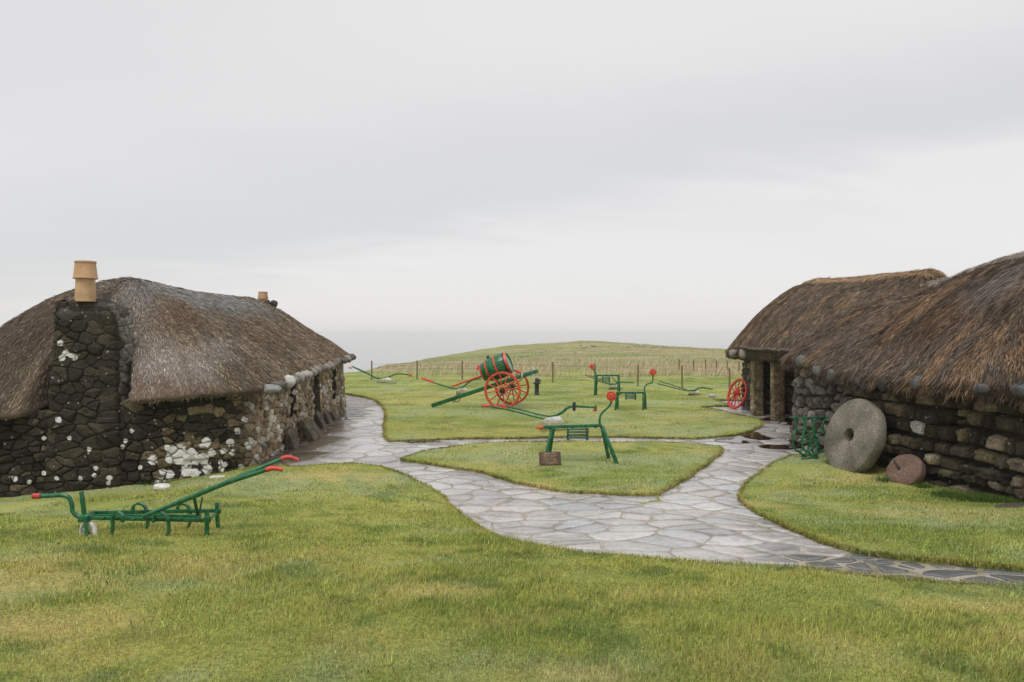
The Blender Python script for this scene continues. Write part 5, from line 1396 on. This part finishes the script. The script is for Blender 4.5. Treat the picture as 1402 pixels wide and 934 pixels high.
slab(444, 585, .30, .52, .10, R(28), R(86), 'narrow dark slab half hidden between two others at the wall foot', 11)
slab(452, 579.5, .32, .52, .12, R(26), R(86), 'upright grey slab near the far end of the leaning slabs', 13)
slab(460, 574, .34, .42, .13, R(32), R(86), 'lowest and furthest leaning slab, beside the cottage corner', 17)

# ---- fences
def fence(name, label, posts, h, r, wires, grp=None):
    b = posts[0]; t = thing(name, b, label, 'fence', grp); tops = []
    for k, p in enumerate(posts):
        mb = MB(); fr = random.Random(k + len(posts)); d = Vector((fr.uniform(-.03, .03), fr.uniform(-.03, .03), 0))
        z0 = gz(p.x, p.y); mb.tube([Vector((p.x, p.y, z0 - .2)), Vector((p.x, p.y, z0 + h)) + d, Vector((p.x, p.y, z0 + h + .015)) + d], [r, r * .95, r * .6], 8); mb.build('post', M['wood'], t); tops.append((Vector((p.x, p.y, z0)), d))
    for f in wires:
        mb = MB()
        for (a, da), (c, dc) in zip(tops[:-1], tops[1:]): 
            u, v = a + da * f + Vector((0, -r, h * f)), c + dc * f + Vector((0, -r, h * f)); mb.tube([u, (u + v) / 2 + Vector((0, 0, -.02)), v], .006, 5)
        mb.build('wire', M['wire'], t)
    return t
fp = [on_ground(*q) for q in [(509, 521.5), (571, 521), (633, 520.5), (695, 522), (757, 525), (815, 528), (873, 530.5), (934, 532.5), (999, 541)]]
l0 = fp[0] + (fp[0] - fp[1]); l1 = l0 + (fp[0] - fp[1])
fence('wire_fence', 'brown post and wire fence crossing the back of the lawn', fp, 1.05, .042, (.35, .6, .85))
def on_hill(px, py): return on_ground(px, py)
fp2 = [on_hill(*q) for q in [(930, 511), (950, 511.5), (966, 512), (981, 512.5), (996, 513), (1012, 513.5), (1030, 514)]]
fence('wire_fence', 'thin distant post and wire fence in the pale grass left of the far thatch corner', fp2, .85, .045, (.5, .9))

# ---- stones scattered over the hillside
hl = 'small pale rock lying in the rough grass of the hillside'
hr_ = random.Random(21)
for (px, py, s) in [(806, 474, 1.0), (813, 475, 1.3), (800, 476, .9), (821, 475, .8), (795, 473.5, .7), (870, 473.5, .9), (878, 474.5, .8), (860, 476, .6), (715, 489, .9), (722, 488, .7), (742, 486, .8), (750, 490, .6), (640, 497, .5), (600, 503, .5), (768, 493, .6), (778, 497, .6), (905, 478, .8), (890, 476, .6), (692, 494, .5), (826, 480, .7), (838, 484, .6), (788, 484, .6), (742, 479, .7), (748, 480.5, .5), (918, 482, .5)]:
    p = on_ground(px, py); s *= hr_.uniform(.35, .6) * p.y / 95
    boulder('hillside_rock', p + Vector((0, 0, s * .12)), (s * 1.5, s * 1.2, s * .75), Matrix.Rotation(hr_.uniform(0, 6), 3, 'Z'), hl, 'rock', 'rocks on the hillside', hr_.choice([(.27, .255, .22), (.2, .19, .16), (.32, .30, .26)]), seed=px, n=2)
boulder('white_stone', on_ground(975, 542, LAWN + .05), (.30, .2, .16), Matrix.Rotation(.2, 3, 'Z'), 'small pale grey stone on the lawn at the tip of the plough by the fence', 'stone', None, (.36, .35, .36), seed=71)
boulder('white_stone', on_ground(221, 667, LAWN + .03), (.27, .16, .12), Matrix.Rotation(.1, 3, 'Z'), 'white stone in the grass at the foot of the dark gable', 'stone', None, (.62, .61, .58), seed=75)
boulder('white_stone', on_ground(298, 653.5, LAWN + .0), (.26, .14, .06), Matrix.Rotation(.3, 3, 'Z'), 'flat pale stone in the grass beneath the large white lichen patch', 'stone', None, (.5, .47, .42), seed=77)
# low flat doorstep stones by the right edge
boulder('flat_stone', on_ground(1388, 696, .03), (.5, .3, .12), Matrix.Rotation(.4, 3, 'Z'), 'dark flat stone at the foot of the wall by the picture edge', 'stone', None, (.07, .06, .05), seed=81)

# ------------------------------------------------------------------ air, sky, sun, camera
def haze_box():
    mb = MB(); x = 42000
    mb.box((0, 25000, (-66 + 8) / 2 - .2), (2 * x, 52000, 74), None, 0)
    m = bpy.data.materials.new('sea_haze'); m.use_nodes = True; nt = m.node_tree; nt.nodes.remove(nt.nodes['Principled BSDF'])
    v = nt.nodes.new('ShaderNodeVolumePrincipled'); v.inputs['Color'].default_value = (.985, .985, .99, 1); v.inputs['Density'].default_value = HAZE; v.inputs['Anisotropy'].default_value = 0
    nt.links.new(v.outputs[0], nt.nodes['Material Output'].inputs['Volume'])
    o = mb.build('haze', m, None, autos=False); tag(o, kind='stuff')
HAZE = .00042
haze_box()
w = bpy.data.worlds.new('World'); scene.world = w; w.use_nodes = True; nt = w.node_tree; bg = nt.nodes['Background']
SUN_EL, SUN_AZ = R(66), R(205)
sky = N(nt, 'ShaderNodeTexSky'); sky.sky_type = 'NISHITA'; sky.sun_disc = False; sky.sun_elevation = SUN_EL; sky.sun_rotation = SUN_AZ
tc = N(nt, 'ShaderNodeTexCoord')
sep = N(nt, 'ShaderNodeSeparateXYZ'); nt.links.new(tc.outputs['Generated'], sep.inputs[0])
def mth(op, a, b=None, cl=False):
    n = N(nt, 'ShaderNodeMath', operation=op); n.use_clamp = cl
    for s_, v in zip(n.inputs, (a, b)):
        if v is None: continue
        if isinstance(v, (int, float)): s_.default_value = v
        else: nt.links.new(v, s_)
    return n.outputs[0]
zc = mth('ADD', mth('MAXIMUM', sep.outputs['Z'], 0.0), .16)
cmb = N(nt, 'ShaderNodeCombineXYZ'); nt.links.new(mth('DIVIDE', sep.outputs['X'], zc), cmb.inputs[0]); nt.links.new(mth('DIVIDE', sep.outputs['Y'], zc), cmb.inputs[1])
mp = N(nt, 'ShaderNodeMapping'); mp.inputs['Rotation'].default_value = (0, 0, R(-14)); mp.inputs['Location'].default_value = (.7, .55, 3.0); nt.links.new(cmb.outputs[0], mp.inputs[0])
n1 = noise(nt, .50, 5, .5, mp.outputs[0], (.5, 1, 1), .3); n2 = noise(nt, 2.2, 6, .55, mp.outputs[0], (.45, 1, 1), .5)
cl = mth('ADD', mth('MULTIPLY', n1, .8), mth('MULTIPLY', n2, .2))
yy = mth('MAXIMUM', sep.outputs['Y'], .15)
uu = mth('DIVIDE', sep.outputs['X'], yy); vv = mth('DIVIDE', sep.outputs['Z'], yy)
wob = mth('MULTIPLY', mth('SUBTRACT', n2, .5), .16)
bd = mth('SUBTRACT', vv, mth('ADD', mth('ADD', mth('MULTIPLY', uu, .17), .195), wob))
def gauss(x, w_): return mth('POWER', 2.71828, mth('MULTIPLY', mth('POWER', mth('ABSOLUTE', mth('DIVIDE', x, w_)), 2.0), -1.0))
# a bank of darker cloud with a firmer lower edge, and a duller patch high on the left
up_ = gauss(bd, .13); lo_ = gauss(bd, .055)
sel = mth('GREATER_THAN', bd, 0.0)
band = mth('ADD', mth('MULTIPLY', sel, up_), mth('MULTIPLY', mth('SUBTRACT', 1.0, sel), lo_))
left = mth('MULTIPLY', gauss(mth('ADD', uu, .75), .45), gauss(mth('SUBTRACT', vv, .36), .2))
dark = mth('ADD', mth('MULTIPLY', band, mth('MULTIPLY', n1, 1.25)), mth('MULTIPLY', left, .35))
dark = mth('ADD', dark, mth('MULTIPLY', mth('SUBTRACT', cl, .5), -1.1), True)
ccol = ramp(nt, dark, [(.0, (5.55, 5.42, 5.38)), (.35, (5.05, 4.98, 4.99)), (.75, (4.62, 4.58, 4.63)), (1, (4.35, 4.33, 4.41))])
hz = ramp(nt, sep.outputs['Z'], [(.0, .9), (.03, .35), (.10, 0)])
ccol = mixc(nt, hz, ccol, (4.95, 4.92, 4.97))
out = mixc(nt, .93, sky.outputs[0], ccol)
nt.links.new(out, bg.inputs['Color']); bg.inputs['Strength'].default_value = .1
sd = bpy.data.lights.new('sun', 'SUN'); sd.energy = 1.5; sd.angle = R(28); sd.color = (1, .965, .91)
so = bpy.data.objects.new('sun', sd); COL.objects.link(so)
# sky's sun_rotation is measured clockwise from +Y
dirv = Vector((math.sin(SUN_AZ) * math.cos(SUN_EL), math.cos(SUN_AZ) * math.cos(SUN_EL), math.sin(SUN_EL)))
so.rotation_euler = dirv.to_track_quat('Z', 'Y').to_euler()
cam = bpy.data.cameras.new('camera'); co = bpy.data.objects.new('camera', cam); COL.objects.link(co)
co.location = (0, 0, EYE); co.rotation_euler = (R(90), 0, 0); cam.sensor_width = 36; cam.lens = 36 * F / 1402; cam.shift_y = -(467 - HY) / 1402
cam.clip_start = .1; cam.clip_end = 100000
scene.camera = co
scene.view_settings.view_transform = 'Standard'; scene.view_settings.look = 'None'; scene.view_settings.exposure = 0.62; scene.view_settings.gamma = 1; scene.view_settings.use_curve_mapping = False
scene.render.engine = 'CYCLES'; scene.cycles.max_bounces = 8; scene.cycles.volume_bounces = 5; scene.cycles.use_denoising = True
